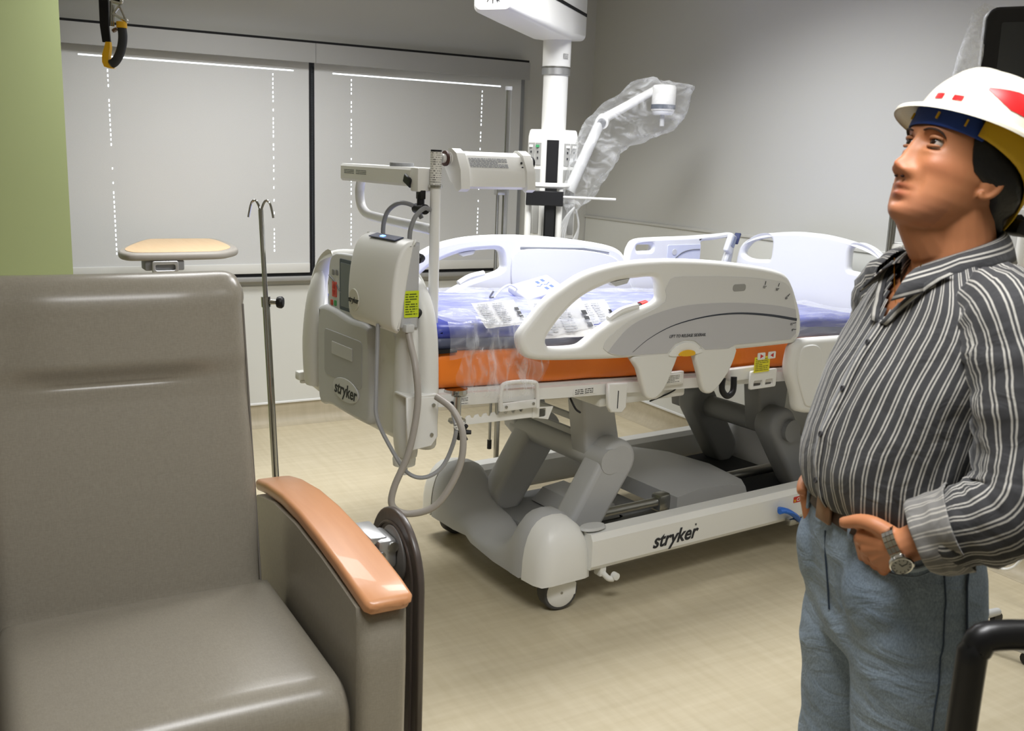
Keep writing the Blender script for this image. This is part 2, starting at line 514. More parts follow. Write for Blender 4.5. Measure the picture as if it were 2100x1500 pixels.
shade('roller_shade', 'grey roller shade left of the black divider, behind the overbed table', .49, 1.800, (.612, 1.713),
      [(.747, 1.985, .752, 1.02, .0245, {5, 6, 17, 18, 19, 20, 22, 23, 25}), (1.597, 2.0, 1.594, 1.02, .0235, {7, 9, 15, 18, 20, 23, 25, 27, 28, 30, 31, 33, 34, 35})])
shade('roller_shade', 'grey roller shade right of the black divider, behind the tall steel pole', 1.832, 3.165, (1.939, 3.02),
      [(2.05, 2.0, 2.052, 1.06, .0245, {4, 8, 16, 17, 19, 27, 30}), (2.893, 1.99, 2.885, 1.06, .0245, {9, 13, 18, 19, 22, 25, 26, 28})])
# ------------------------------------------------------------------ hospital bed (local frame: x foot->head, y near->far side, z up)
BA = radians(5); BP = Vector((1.837, 2.825, 0))
def bthing(name, label, cat, o=(0, 0, 0), group=None):
    w = BP+Matrix.Rotation(BA, 3, 'Z') @ Vector(o)
    t = thing(name, label, cat, w, BA, group); t['_o'] = list(o)
    return t
def bo(o, t):
    """child built in bed coordinates, moved under its thing's empty"""
    o.parent = t; q = t['_o']; o.location = (-q[0], -q[1], -q[2]); return o
def deckz(u): return .842-.045*u

bed = bthing('hospital_bed', 'large white and grey electric hospital bed with raised side rails and castors', 'hospital bed', (0.55, .43, 0))
near = lambda v: frame((0, v, 0), (1, 0, 0), (0, 0, 1))     # plate facing the near side (-v)
footp = lambda u: frame((u, 0, 0), (0, -1, 0), (0, 0, 1))   # plate facing the foot (-u); x = -v
def neg(l): return [(-a, b) for a, b in l]

# ---- side rails ----
R_OUT = [(-0.279, 1.018), (-0.273, 1.049), (-0.229, 1.097), (-0.175, 1.151), (-0.107, 1.194), (-0.024, 1.233), (0.076, 1.256), (0.18, 1.267), (0.325, 1.27), (0.478, 1.264), (0.64, 1.251), (0.811, 1.23), (0.919, 1.21), (0.977, 1.187), (1.014, 1.148), (1.045, 1.097), (1.074, 1.039), (1.087, 0.987), (1.085, 0.949), (1.061, 0.922), (1.015, 0.914), (0.712, 0.915), (0.403, 0.921), (0.208, 0.926), (0.065, 0.932), (-0.138, 0.945), (-0.228, 0.958), (-0.262, 0.98)]
R_HOLE = [(-0.171, 1.015), (-0.162, 1.036), (-0.114, 1.09), (-0.051, 1.14), (0.02, 1.173), (0.115, 1.199), (0.221, 1.207), (0.285, 1.206), (0.306, 1.188), (0.313, 1.155), (0.314, 1.130), (0.287, 1.114), (0.23, 1.1), (0.125, 1.071), (0.05, 1.037), (-0.002, 1.003), (-0.041, 0.989), (-0.147, 0.991), (-0.165, 1.0)]
R_PAN = [(0.068, 0.981), (0.087, 1.007), (0.168, 1.057), (0.253, 1.085), (0.339, 1.12), (0.335, 1.159), (0.348, 1.187), (0.376, 1.205), (0.484, 1.204), (0.73, 1.192), (0.907, 1.171), (0.982, 1.149), (1.017, 1.098), (1.045, 1.015), (1.051, 0.958), (1.021, 0.934), (0.71, 0.936), (0.678, 0.924), (0.553, 0.928), (0.527, 0.946), (0.493, 0.967), (0.445, 0.973), (0.399, 0.962), (0.364, 0.93), (0.149, 0.939), (0.076, 0.964)]
CRES = [(0.09, 0.963), (0.17, 1.035), (0.268, 1.073), (0.417, 1.099), (0.575, 1.102), (0.742, 1.094), (0.92, 1.075), (1.034, 1.054)]
STR = [(0.198, 0.949), (0.275, 0.994), (0.385, 1.032), (0.54, 1.054), (0.704, 1.057), (0.88, 1.04), (1.046, 1.012)]
T1 = [(0.208, 0.935), (0.407, 0.935), (0.401, 0.869), (0.368, 0.802), (0.333, 0.77), (0.303, 0.766), (0.279, 0.779), (0.261, 0.818), (0.233, 0.884)]
T2 = [(0.514, 0.935), (0.712, 0.935), (0.703, 0.854), (0.659, 0.797), (0.62, 0.764), (0.588, 0.758), (0.561, 0.776), (0.539, 0.832)]
def siderail(v, out):
    """out=-1: outer face looks towards -v"""
    m = M_white if out < 0 else M_whitec
    r = bo(plate('side_rail', [cr(R_OUT, 4, True), cr(R_HOLE, 4, True)], .05, .02, near(v), m), bed)
    for T in (T1, T2):
        t = plate('rail_arm', [cr(T, 3, True)], .03, .01, near(v-.012*out*-1 if out < 0 else v-.012), M_cream); t.parent = r
    return r
sr = siderail(-.066, -1)
VF = -.0915  # outer face of the near rail
def face(name, lp, dv, m, th=.002):
    o = plate(name, [lp], th, .0006, near(VF-dv), m); o.parent = sr; return o
face('rail_label', cr(R_PAN, 2, True), .001, mat('rail_label_grey', '#DBDBD9', 0.45))
cres = cr(CRES, 5)+[(1.045, 1.015), (1.050, .958), (1.021, .936), (.71, .938), (.678, .926), (.553, .930), (.527, .948), (.493, .969), (.445, .975), (.399, .964), (.364, .932), (.149, .941), (.085, .958)]
face('label_crescent', cres, .0022, mat('rail_label_mid_grey', '#C1C1C4', 0.45))
st = cr(STR, 6); n = len(st)
up = [(x, z+(.0008+.0055*(i/n)**1.5)) for i, (x, z) in enumerate(st)]; dn = [(x, z-(.0008+.0045*(i/n)**1.5)) for i, (x, z) in enumerate(st)]
face('label_stripe', up+dn[::-1], .0034, mat('stripe_navy', '#2E3440', 0.45), .0014)
face('angle_window', rrect(.068, .026, .011, 5, .706, 1.154), .002, mat('angle_window_grey', '#9C9C98', 0.4), .003)
face('release_hub', cr([(.372, .922), (.40, .952), (.445, .966), (.49, .958), (.52, .935), (.535, .922), (.455, .917)], 3, True), .003, M_white, .006)
face('release_handle', cr([(.415, .921), (.43, .934), (.46, .938), (.488, .932), (.492, .918), (.455, .915)], 3, True), .007, M_yel, .012)
o = text('LIFT TO RELEASE SIDERAIL', .0155, frame((.457, VF-.0045, .990), (.9995, 0, -.03), (.03, 0, .9995)), M_ink, sr, shear=.2, bold=0)
for s_, (x, z), rz in (('15°', (.842, 1.150), -.1), ('30°', (.915, 1.138), -.1), ('45°', (.974, 1.103), .5), ('15°', (1.018, .996), -.05), ('0°', (1.027, .972), -.05)):
    text(s_, .014, frame((x, VF-.0045, z), (cos(rz), 0, sin(rz)), (-sin(rz), 0, cos(rz))), M_ink, sr, name='angle_mark')
for (x, z), a in (((.846, 1.166), 1.4), ((.922, 1.156), 1.2), ((.985, 1.113), .8), ((1.036, 1.000), .1), ((1.040, .974), 0)):
    b = BM(); box(b, (x, VF-.0038, z), (.014, .0012, .0022), 0, rot=(0, -a, 0)); 
    o = ob('angle_arrow', b, M_ink, sr)
sf = siderail(.93, 1)
# grip inserts on the far and near rails
for r, v in ((sr, -.066), (sf, .93)):
    b = BM(); loft(b, [[(x, y, z+(.004 if abs(y-v) < .02 else 0)) for x, z in ((.09, 1.192), (.175, 1.203), (.165, 1.186), (.115, 1.178))] for y in (v-.016, v+.016)])
    o = ob('grip_pad', b, M_greyl, r)
    b = BM(); tube(b, cr([(.105, v, 1.066), (.16, v, 1.092), (.23, v, 1.104)], 4), .014, 8); ob('grip_rib', b, M_white if v < 0 else M_whitec, r)
# far rail inner face relief
o = plate('rail_recess', [cr([(.40, 1.205), (.60, 1.205), (.80, 1.19), (.95, 1.15), (1.03, 1.05), (1.03, .95), (.45, .95), (.37, 1.02), (.355, 1.15)], 4, True)], .01, .004, near(.905), M_whitec); o.parent = sf
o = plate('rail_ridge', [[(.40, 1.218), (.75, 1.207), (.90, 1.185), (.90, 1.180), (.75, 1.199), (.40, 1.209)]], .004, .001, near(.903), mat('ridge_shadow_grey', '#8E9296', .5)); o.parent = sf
# far head rail, raised
HO = [(1.024, 1.02), (1.022, 1.159), (1.038, 1.211), (1.075, 1.24), (1.195, 1.247), (1.403, 1.250), (1.621, 1.259), (1.715, 1.264), (1.742, 1.245), (1.745, 1.215), (1.73, 1.12), (1.70, 1.0), (1.62, .93), (1.3, .92), (1.06, .94)]
HH = [(1.51, 1.222), (1.60, 1.228), (1.70, 1.236), (1.70, 1.19), (1.68, 1.12), (1.66, 1.08), (1.52, 1.08), (1.506, 1.12), (1.505, 1.20)]
hr = bo(plate('side_rail', [cr(HO, 3, True), cr(HH, 3, True), rrect(.10, .028, .012, 4, 1.125, 1.199)], .045, .017, near(.93), M_whitec), bed)
o = plate('control_label', [rrect(.22, .10, .006, 3, 1.38, 1.16)], .003, .0008, near(.906), mat('label_lilac', '#D3D8E8', .4)); o.parent = hr
o = plate('label_arc', [cr([(1.30, 1.13), (1.36, 1.17), (1.42, 1.185), (1.485, 1.187)], 4)+cr([(1.485, 1.182), (1.42, 1.18), (1.36, 1.164), (1.304, 1.128)], 4)], .002, .0005, near(.9035), M_inkg); o.parent = hr
o = plate('speaker_dot', [rrect(.03, .03, .0149, 6, 1.315, 1.175)], .003, .0008, near(.904), M_greyl); o.parent = hr
# near head rail, folded down
HL = [(1.03, .80), (1.034, .88), (1.05, .912), (1.09, .928), (1.20, .929), (1.6, .915), (1.70, .90), (1.73, .84), (1.72, .70), (1.68, .62), (1.5, .60), (1.21, .612), (1.13, .624), (1.10, .64), (1.08, .70)]
hd = bo(plate('side_rail', [cr(HL, 3, True)], .055, .022, near(-.075), M_white), bed)
o = plate('rail_face', [cr([(1.065, .80), (1.075, .885), (1.105, .905), (1.165, .903), (1.20, .875), (1.21, .8), (1.20, .66), (1.15, .65), (1.12, .68)], 3, True)], .012, .005, near(-.104), M_white); o.parent = hd

# ---- headboard ----
HB = [(.895, .90), (.893, 1.10), (.875, 1.19), (.82, 1.24), (.70, 1.277), (.55, 1.298), (.435, 1.302), (.32, 1.298), (.17, 1.277), (.05, 1.24), (-.005, 1.19), (-.023, 1.10), (-.025, .90)]
def hbh(s): return [(.435+s*(q-.435), z) for q, z in [(.84, 1.16), (.825, 1.20), (.77, 1.243), (.70, 1.262), (.665, 1.245), (.662, 1.19), (.668, 1.155), (.70, 1.150), (.78, 1.145)]]
hb = bo(plate('headboard', [cr(neg(HB[1:-1]), 4)+[(.025, .86), (-.895, .86)], cr(neg(hbh(1)), 4, True), cr(neg(hbh(-1)), 4, True)], .045, .018, footp(1.75), M_whitec), bed)

# ---- footboard ----
FB = [(.90, .72), (.908, .90), (.885, 1.08), (.82, 1.19), (.70, 1.243), (.52, 1.262), (.34, 1.262), (.17, 1.243), (.05, 1.19), (-.015, 1.08), (-.035, .90), (-.03, .72), (.0, .675), (.2, .665), (.44, .665), (.66, .68), (.85, .695)]
def fbh(s): return [(.435+s*(q-.435), z) for q, z in [(.80, 1.04), (.81, 1.11), (.775, 1.175), (.715, 1.215), (.675, 1.215), (.672, 1.12), (.70, 1.05), (.745, 1.0)]]
fb = bo(plate('footboard', [cr(neg(FB), 4, True), cr(neg(fbh(1)), 4, True), cr(neg(fbh(-1)), 4, True)], .06, .025, footp(-.565), M_cream), bed)
def fpart(name, lp, u, th, bev, m, parent=fb): o = plate(name, [lp], th, bev, footp(u), m); o.parent = parent; return o
PANL = [(.715, .70), (.72, 1.00), (.70, 1.045), (.60, 1.05), (.45, 1.032), (.33, 1.03), (.295, .99), (.285, .80), (.295, .70), (.36, .685), (.60, .69)]
fpart('foot_cover', cr(neg(PANL), 4, True), -.60, .05, .016, M_greyl)
fpart('cover_recess', rrect(.31, .17, .02, 4, -.50, .885), -.6245, .006, .003, mat('recess_grey', '#B2B3B2', .5))
fpart('card_slot', rrect(.17, .045, .004, 3, -.50, .91), -.628, .004, .001, M_greyl)
ov = fpart('logo_badge', [(-.47+.105*cos(a), .775+.042*sin(a)) for a in [2*pi*k/28 for k in range(28)]], -.627, .006, .002, mat('badge_silver', '#D2D3D2', .35))
text('stryker', .062, frame((-.6305, .47, .772), (0, -1, 0), (0, 0, 1)), M_ink, ov, shear=.22, bold=.0012)
fpart('control_panel', cr(neg([(.655, 1.04), (.66, 1.16), (.63, 1.235), (.50, 1.25), (.30, 1.25), (.22, 1.23), (.21, 1.15), (.21, 1.06), (.30, 1.035), (.45, 1.03), (.58, 1.035)]), 3, True), -.598, .02, .006, mat('panel_grey_white', '#D5D7D7', .4))
fpart('panel_screen', rrect(.15, .155, .004, 3, -.475, 1.14), -.609, .004, .001, mat('lcd_grey', '#6F7680', .25))
fpart('screen_bezel', rrect(.17, .18, .006, 3, -.475, 1.14), -.6082, .004, .001, mat('bezel_blue_grey', '#3F4C5C', .4))
fpart('up_down_key', rrect(.036, .055, .003, 2, -.605, 1.115), -.609, .004, .001, mat('key_frame_red', '#D9574E', .4))
b = BM()
for s in (-1, 1): add(b, [(-.6125, .605-.013, 1.115+s*.003), (-.6125, .605+.013, 1.115+s*.003), (-.6125, .605, 1.115+s*.023)], [(0, 1, 2)])
o = ob('up_down_arrows', b, M_red, fb, 0)
for (v_, z_, m_) in ((.628, 1.065, mat('key_red', '#C8452F', .4)), (.598, 1.066, mat('key_green', '#3FA35A', .4)), (.615, 1.175, M_greyd), (.585, 1.177, M_greyd)):
    fpart('panel_key', rrect(.018, .02, .004, 3, -v_, z_), -.609, .004, .001, m_)
b = BM(); tube(b, cr([(-.609, .655, 1.16), (-.609, .61, 1.145), (-.609, .56, 1.115), (-.609, .52, 1.10)], 4), .0022, 6); ob('panel_curve', b, M_inkg, fb)
o = fpart('asset_sticker', rrect(.034, .075, .002, 2, -.82, .975), -.5965, .002, .0004, mat('ground_C9D92C', '#C9D92C', .5))
print_block('label_print', frame((-.598, .82, .975), (0, 0, -1), (0, -1, 0)), .066, .028, 4, mat('ink_55631A', '#55631A', .5), o, 3)
# corner posts, bumpers, near corner plate
b = BM(); tube(b, cr([(-.585, .08, 1.17), (-.602, .065, 1.08), (-.618, .045, .9), (-.622, .04, .75), (-.615, .04, .655)], 4), [.012, .026, .036, .043, .048, .051, .053, .054, .055, .055, .055, .055, .055, .055, .055, .052, .047], 14, flat=(.62, 1.0)); ob('corner_post', b, M_cream, fb)
b = BM(); tube(b, cr([(-.578, .80, 1.16), (-.592, .81, 1.06), (-.600, .825, .9), (-.595, .83, .72)], 4), [.012, .026, .036, .043, .048, .051, .053, .054, .055, .055, .054, .052, .045], 14, flat=(.62, 1.0)); ob('corner_post', b, M_cream, fb)
b = BM(); lathe(b, [(.020, 0), (.036, .006), (.038, .025), (.034, .04), (.02, .046)], 20, Matrix.Translation((-.615, .055, .612))); lathe(b, [(.012, 0), (.012, .05)], 12, Matrix.Translation((-.615, .055, .585))); ob('bumper_roller', b, M_cream, fb)
b = BM(); box(b, (-.60, .925, .735), (.05, .04, .035), .008); box(b, (-.60, .925, .709), (.018, .018, .012), .003); ob('bumper_roller', b, M_cream, fb)
b = BM(); box(b, (-.585, .915, .83), (.02, .016, .15), .006); ob('side_bar', b, M_greyl, fb)
cp = bo(plate('corner_plate', [cr([(-.665, .868), (-.556, .862), (-.553, .73), (-.575, .702), (-.66, .695)], 1, True)], .012, .004, near(-.045), M_pow), bed)
for (x, z) in ((-.572, .835), (-.577, .74)):
    b = BM(); cyl(b, (x, -.050, z), (x, -.055, z), .006, 12); ob('screw', b, M_steel, cp)
b = BM(); box(b, (-.61, -.005, .866), (.105, .09, .006), .002); ob('plate_lip', b, M_pow, cp)

# ---- deck frame ----
b = BM()
for v0, v1 in ((-.01, .03), (.84, .88)):
    loft(b, [[(u_, v0, deckz(u_)-.012), (u_, v1, deckz(u_)-.012), (u_, v1, deckz(u_)-.052), (u_, v0, deckz(u_)-.052)] for u_ in (-.55, 1.68)])
for u_ in (-.54, -.1, .4, .9, 1.4, 1.66):
    bbox(b, (u_-.02, .03, deckz(u_)-.05), (u_+.02, .84, deckz(u_)-.015))
bo(ob('deck_frame', b, M_pow), bed)
b = BM(); loft(b, [[(u_, .02, deckz(u_)-.012), (u_, .85, deckz(u_)-.012), (u_, .85, deckz(u_)-.002), (u_, .02, deckz(u_)-.002)] for u_ in (-.54, 1.68)])
bo(ob('deck_panel', b, M_cream), bed)
def nlabel(name, x, z, w, h, v, ground, ink, rows, seed, own=None, cols=1):
    q = bo(plate(name, [rrect(w, h, .002, 2, x, z)], .002, .0005, near(v), mat('ground_'+ground[1:], ground, .5)), own or bed)
    print_block('label_print', frame((x, v-.0013, z), (1, 0, 0), (0, 0, 1)), w*.86, h*.84, rows, mat('ink_'+ink[1:], ink, .5), q, seed, .95, cols); return q
nlabel('frame_label', -.445, .825, .06, .026, -.0115, '#E9E9E5', '#6A6A68', 5, 1)
nlabel('frame_label', .06, .806, .10, .024, -.0115, '#E9E9E5', '#4A4A48', 3, 4, None, 2)
b = BM(); add(b, [(-.507, -.0115, .822), (-.495, -.0115, .822), (-.501, -.0115, .812)], [(0, 1, 2)]); bbox(b, (-.503, -.012, .822), (-.499, -.011, .832)); cyl(b, (-.482, -.0105, .820), (-.482, -.0125, .820), .008, 14); bo(ob('frame_pictogram', b, M_ink, None, 0), bed)
# strap loop on the frame side
b = BM(); pts = [(x, -.03, z) for x, z in [(-.305, .78), (-.305, .85), (-.285, .872), (-.18, .866), (-.16, .845), (-.155, .775)]]
tube(b, cr(pts, 4), .0075, 8); box(b, (-.23, -.026, .79), (.145, .012, .028), .004); bo(ob('strap_loop', b, M_pow), bed)
for x in (-.285, -.175):
    b = BM(); cyl(b, (x, -.031, .792), (x, -.036, .792), .005, 10); bo(ob('screw', b, M_steel), bed)
# notched rack
b = BM(); ol = [(-.46, .742), (-.46, .772)]
for k in range(8):
    x = -.44+k*.032
    ol += [(x, .772), (x+.006, .762), (x+.014, .760), (x+.02, .770)]
ol += [(-.17, .77), (-.07, .765), (-.09, .72), (-.16, .735)]
bo(plate('notched_rack', [ol, rrect(.034, .03, .005, 3, -.118, .747)], .006, .0015, near(-.004), M_pow), bed)
b = BM(); box(b, (-.145, .0, .77), (.03, .02, .075), .003); bo(ob('frame_bracket', b, M_pow), bed)
# boxes and hanging plates under the deck
b = BM(); box(b, (.36, .12, .755), (.42, .22, .05), .01); bo(ob('actuator_housing', b, M_cream), bed)
b = BM(); box(b, (.15, .08, .79), (.12, .12, .03), .006); bo(ob('actuator_bracket', b, M_cream), bed)
bo(plate('hanging_plate', [[(.145, .83), (.235, .825), (.235, .735), (.215, .715), (.165, .722), (.15, .745)]], .02, .006, near(-.03), M_pow), bed)
b = BM(); bbox(b, (.189, -.0415, .735), (.192, -.040, .80)); bo(ob('plate_slot', b, M_ink), bed)
b = BM(); tube(b, cr([(.03, .03, .775), (.04, .01, .74), (.07, .02, .72)], 4), .004, 6); bo(ob('cable', b, M_black), bed)
b = BM(); tube(b, cr([(.46, -.01, .80), (.52, -.01, .80), (.50, .0, .76), (.40, .02, .725)], 4), .003, 6); bo(ob('cable', b, M_black), bed)
# release label, latch bracket and black hook by the head end
b = BM(); box(b, (.86, -.02, .800), (.20, .03, .05), .006); bo(ob('frame_bracket', b, M_pow), bed)
bo(plate('latch_bracket', [rrect(.15, .075, .008, 3, .93, .775), rrect(.05, .022, .004, 3, .90, .76), rrect(.045, .022, .004, 3, .965, .76)], .012, .003, near(-.05), M_pow), bed)
nlabel('warning_sticker', .905, .838, .088, .062, -.062, '#E6DC2A', '#8A8420', 7, 6)
for x, s in ((.895, 1), (.955, -1)):
    k = bo(plate('arrow_tab', [rrect(.042, .028, .004, 3, x, .872)], .004, .001, near(-.064), M_white), bed)
    b = BM(); add(b, [(x-s*.008, -.0665, .881), (x-s*.008, -.0665, .863), (x+s*.011, -.0665, .872)], [(0, 1, 2)]); ob('red_arrow', b, M_red, k, 0)
b = BM(); tube(b, cr([(.705, -.05, .80), (.70, -.055, .755), (.725, -.06, .728), (.755, -.06, .745), (.76, -.055, .80)], 5), .012, 10); bo(ob('cable_hook', b, M_black), bed)
nlabel('frame_label', .455, .815, .10, .035, -.03, '#E9E9E5', '#8A8A86', 5, 9)
b = BM(); box(b, (.44, -.018, .815), (.16, .02, .05), .004); bo(ob('frame_bracket', b, M_pow), bed)

# ---- lift arms ----
def capsule(p, q, r0, r1, n=12):
    p, q = Vector(p), Vector(q); d = (q-p).normalized(); a0 = math.atan2(d.y, d.x); o = []
    for k in range(n+1): a = a0-pi/2+pi*k/n; o.append((q.x+r1*cos(a), q.y+r1*sin(a)))
    for k in range(n+1): a = a0+pi/2+pi*k/n; o.append((p.x+r0*cos(a), p.y+r0*sin(a)))
    return o
for v0 in (.16, .64):
    A = bo(plate('lift_arm', [capsule((.175, .215), (.345, .475), .075, .083)], .115, .022, near(v0), M_grey), bed)
    o = plate('knee_link', [[(.20, .82), (.36, .815), (.385, .66), (.425, .50), (.40, .42), (.30, .42), (.255, .47), (.225, .66)]], .10, .015, near(v0+.085), M_grey); o.parent = A
    A = bo(plate('lift_arm', [capsule((1.30, .49), (1.47, .24), .08, .075)], .115, .022, near(v0+.02), M_greyd), bed)  # head-end arm and link coloured darker to stand in for shadow
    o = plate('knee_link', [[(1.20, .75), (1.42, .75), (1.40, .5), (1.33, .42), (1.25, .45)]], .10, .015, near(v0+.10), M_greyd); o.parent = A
b = BM(); bbox(b, (.255, .24, .60), (.275, .70, .625), .004); bo(ob('cross_bar', b, M_grey), bed)
b = BM(); bbox(b, (.27, .24, .535), (.29, .70, .56), .004); bo(ob('cross_bar', b, M_grey), bed)
b = BM(); cyl(b, (.30, .1, .48), (.30, .72, .48), .05, 16); bo(ob('knee_shaft', b, M_grey), bed)
b = BM(); cyl(b, (1.33, .1, .47), (1.33, .74, .47), .05, 16); bo(ob('knee_shaft', b, M_greyd), bed)  # head-end shaft in the same shadow-darkened grey
# ---- base ----
for v0 in (-.035, .845):
    b = BM(); loft(b, [[(u_, v0+s*.043+q*(1 if s > 0 else 1)*0, z_) for s, z_, q in ((-1, .165, 0), (-1, .262, 0), (-.72, .285, 0), (.72, .285, 0), (1, .262, 0), (1, .165, 0), (.8, .15, 0), (-.8, .15, 0))] for u_ in (.08, 1.62)])
    br = bo(ob('base_rail', b, M_white, smooth=25), bed)
    if v0 < 0:
        text('stryker', .078, frame((.485, -.0792, .205), (.999, 0, .012), (-.012, 0, .999)), M_ink, br, shear=.28, bold=.0018)
        text('®', .012, frame((.592, -.0792, .235), (1, 0, 0), (0, 0, 1)), M_ink, br)
        o = plate('cpr_sticker', [rrect(.06, .026, .003, 2, 1.186, .238)], .0016, .0004, near(-.0788), M_red); o.parent = br
        text('CPR', .021, frame((1.192, -.0802, .2375), (1, 0, 0), (0, 0, 1)), M_white, br, shear=.2, bold=.0004)
        b = BM(); box(b, (1.164, -.0800, .234), (.010, .0012, .010)); ob('cpr_mark', b, M_yel, br)
        b = BM(); lathe(b, [(.0, 0), (.02, .002), (.034, .012), (.03, .02), (.0, .022)], 16, Matrix.Translation((.115, -.03, .283)) @ Matrix.Scale(1.7, 4, (1, 0, 0))); ob('rail_cap', b, M_greyl, br)
def hood(ring_list, m, name, parent=None):
    b = BM(); loft(b, ring_list); return ob(name, b, m, parent, 50)
def arch(v, top, u0, u1, bot, n=14, p=.75):
    """arched cross-section in the u,z plane at v"""
    o = []
    for k in range(n+1):
        a = pi*k/n
        c = cos(a); s = sin(a)
        o.append(((u0+u1)/2-(u1-u0)/2*(abs(c)**p)*(1 if c > 0 else -1), v, bot+(top-bot)*abs(s)**p))
    return o
for end, ua, ub, mr in (('foot', -.14, .11, 1), ('head', 1.55, 1.80, -1)):
    for near_ in (True, False):
        def vv(x): return x if near_ else .81-x
        du_ = 0 if near_ else .035
        R = [arch(vv(x), t, ua+e+du_, ub-e+du_, bt) for x, t, e, bt in ((-.072, .18, .09, .14), (-.07, .24, .05, .125), (-.055, .30, .02, .12), (-.02, .335, .005, .12), (.045, .345, 0, .12))]
        bo(hood(R, M_white, 'wheel_cover'), bed)
    R = []
    for x, t, e, bt in ((.047, .342, .004, .125), (.06, .352, -.002, .12), (.11, .352, -.002, .12), (.13, .325, .0, .12), (.17, .25, .0, .12), (.23, .20, .0, .12), (.32, .178, .005, .125), (.405, .172, .01, .13)):
        R.append(arch(x, t, ua+e, ub-e, bt))
    R2 = [[(q[0]+.035, .81-q[1], q[2]) for q in r] for r in R[:-1]][::-1]
    bo(hood(R+R2, M_saddle if end == 'foot' else M_grey, 'base_saddle'), bed)
# centre hood and motor tray between the rails
R = []
for x, du in ((.12, 0), (.2, .06), (.435, .10), (.67, .06), (.75, 0)):
    R.append([(.68, x, .20), (.68, x, .268), (.80, x, .285), (.98+du, x, .275), (1.08+du, x, .25), (1.10+du, x, .20)])
bo(hood(R, M_grey, 'centre_hood'), bed)
b = BM(); bbox(b, (.11, .14, .13), (.70, .73, .165), .01); bo(ob('base_tray', b, M_greyd), bed)
R = [[(.30, x, .17), (.33, x, z0), (.44, x, z0+.01), (.50, x, z0-.02), (.52, x, .17)] for x, z0 in ((.26, .19), (.30, .235), (.57, .235), (.61, .19))]
bo(hood(R, M_grey, 'motor_cover'), bed)
b = BM(); cyl(b, (.28, .19, .235), (.66, .19, .235), .02); box(b, (.66, .19, .235), (.07, .06, .07), .012); bo(ob('actuator_rod', b, M_steel), bed)
b = BM(); cyl(b, (1.10, .3, .23), (1.5, .3, .23), .022); bo(ob('actuator_rod', b, M_steel), bed)
b = BM(); bbox(b, (1.1, .12, .13), (1.56, .75, .18), .01); bo(ob('base_tray', b, M_blackm), bed)
# castors
def wheel_at(u_, v_, sw):
    b = BM()
    M0 = Matrix.Translation((u_, v_, 0)) @ Matrix.Rotation(sw, 4, 'Z')
    lathe(b, [(.03, .12), (.034, .105), (.036, .085)], 16, M0)
    Rm = []
    for y in (-.034, -.03, .03, .034):
        e = .006 if abs(y) > .032 else 0
        Rm.append([M0 @ Vector(p) for p in ((-.045+e, y, .075), (-.045+e, y, .10), (-.02, y, .125-e), (.04, y, .125-e), (.062-e, y, .10), (.06-e, y, .058), (.03, y, .05))])
    loft(b, Rm)
    c = bo(ob('castor', b, M_white), bed)
    My = M0 @ Matrix.Translation((0, 0, .072)) @ Matrix.Rotation(pi/2, 4, 'X')
    b = BM(); lathe(b, [(.055, -.03), (.066, -.028), (.0715, -.02), (.0715, .02), (.066, .028), (.055, .03)], 32, My); ob('castor_tyre', b, mat('tyre_rubber', '#4B4B4B', .6), c)
    b = BM(); lathe(b, [(.0, -.036), (.045, -.035), (.057, -.03), (.057, .03), (.045, .035), (.0, .036)], 28, My); d = ob('castor_disc', b, M_white, c)
    b = BM(); lathe(b, [(.005, -.0375), (.005, .0375)], 10, My); ob('axle_screw', b, M_steel, c)
wheel_at(-.01, .0, -.15); wheel_at(.05, .815, .1); wheel_at(1.68, .0, .2); wheel_at(1.70, .81, 0)
# small foot-end hook and blue brake pedal
b = BM(); box(b, (.15, -.045, .135), (.03, .04, .05), .006); tube(b, cr([(.15, -.06, .125), (.165, -.075, .105), (.185, -.08, .10)], 4), .011, 10); lathe(b, [(.0, -.012), (.014, -.01), (.014, .01), (.0, .012)], 14, Matrix.Translation((.19, -.085, .112)) @ Matrix.Rotation(pi/2, 4, 'X')); bo(ob('tow_hook', b, M_white), bed)
b = BM(); R = []
for u_, w_, z_ in ((1.03, .012, .222), (1.045, .026, .226), (1.08, .032, .215), (1.12, .026, .193), (1.155, .014, .168), (1.162, .006, .160)):
    R.append([(u_+.0, -.115+w_*cos(a), z_+.012*sin(a)) for a in [2*pi*k/12 for k in range(12)]])
loft(b, R); bo(ob('brake_pedal', b, mat('pedal_blue', '#2F6FD0', .4)), bed)
b = BM(); box(b, (1.14, -.095, .155), (.06, .03, .03), .006); bo(ob('pedal_bracket', b, M_steel), bed)

# ------------------------------------------------------------------ mattress
mt = bthing('mattress', 'orange and blue air mattress lying on the hospital bed', 'mattress', (.6, .43, .84))
def ring(u_, v0, v1, z0, z1, r, n=5, wob=0):
    o = []
    for (sy, sz, a0) in ((1, 1, 0), (0, 1, 90), (0, 0, 180), (1, 0, 270)):
        for k in range(n):
            a = radians(a0+90*k/(n-1)); cy = (v1-r) if sy else (v0+r); cz = (z1-r) if sz else (z0+r)
            y = cy+r*cos(a); z = cz+r*sin(a)
            if wob: z += wob*noise.noise(Vector((u_*5, y*7, z*4)))*(1 if sz else .4); y += wob*1.2*noise.noise(Vector((u_*6+9, y*5, z*9)))
            o.append((u_, y, z))
    return o
us = [-.535, -.53, -.51]+[-.47+k*.045 for k in range(48)]+[1.705, 1.712]
def body(v0, v1, h0, h1, r, wob):
    R = []
    for u_ in us:
        e = .02 if u_ < -.533 or u_ > 1.709 else (.006 if u_ < -.52 or u_ > 1.70 else 0)
        R.append(ring(u_, v0+e, v1-e, deckz(u_)+h0+e*.5, deckz(u_)+h1-e, r, 5, wob))
    b = BM(); loft(b, R); return b
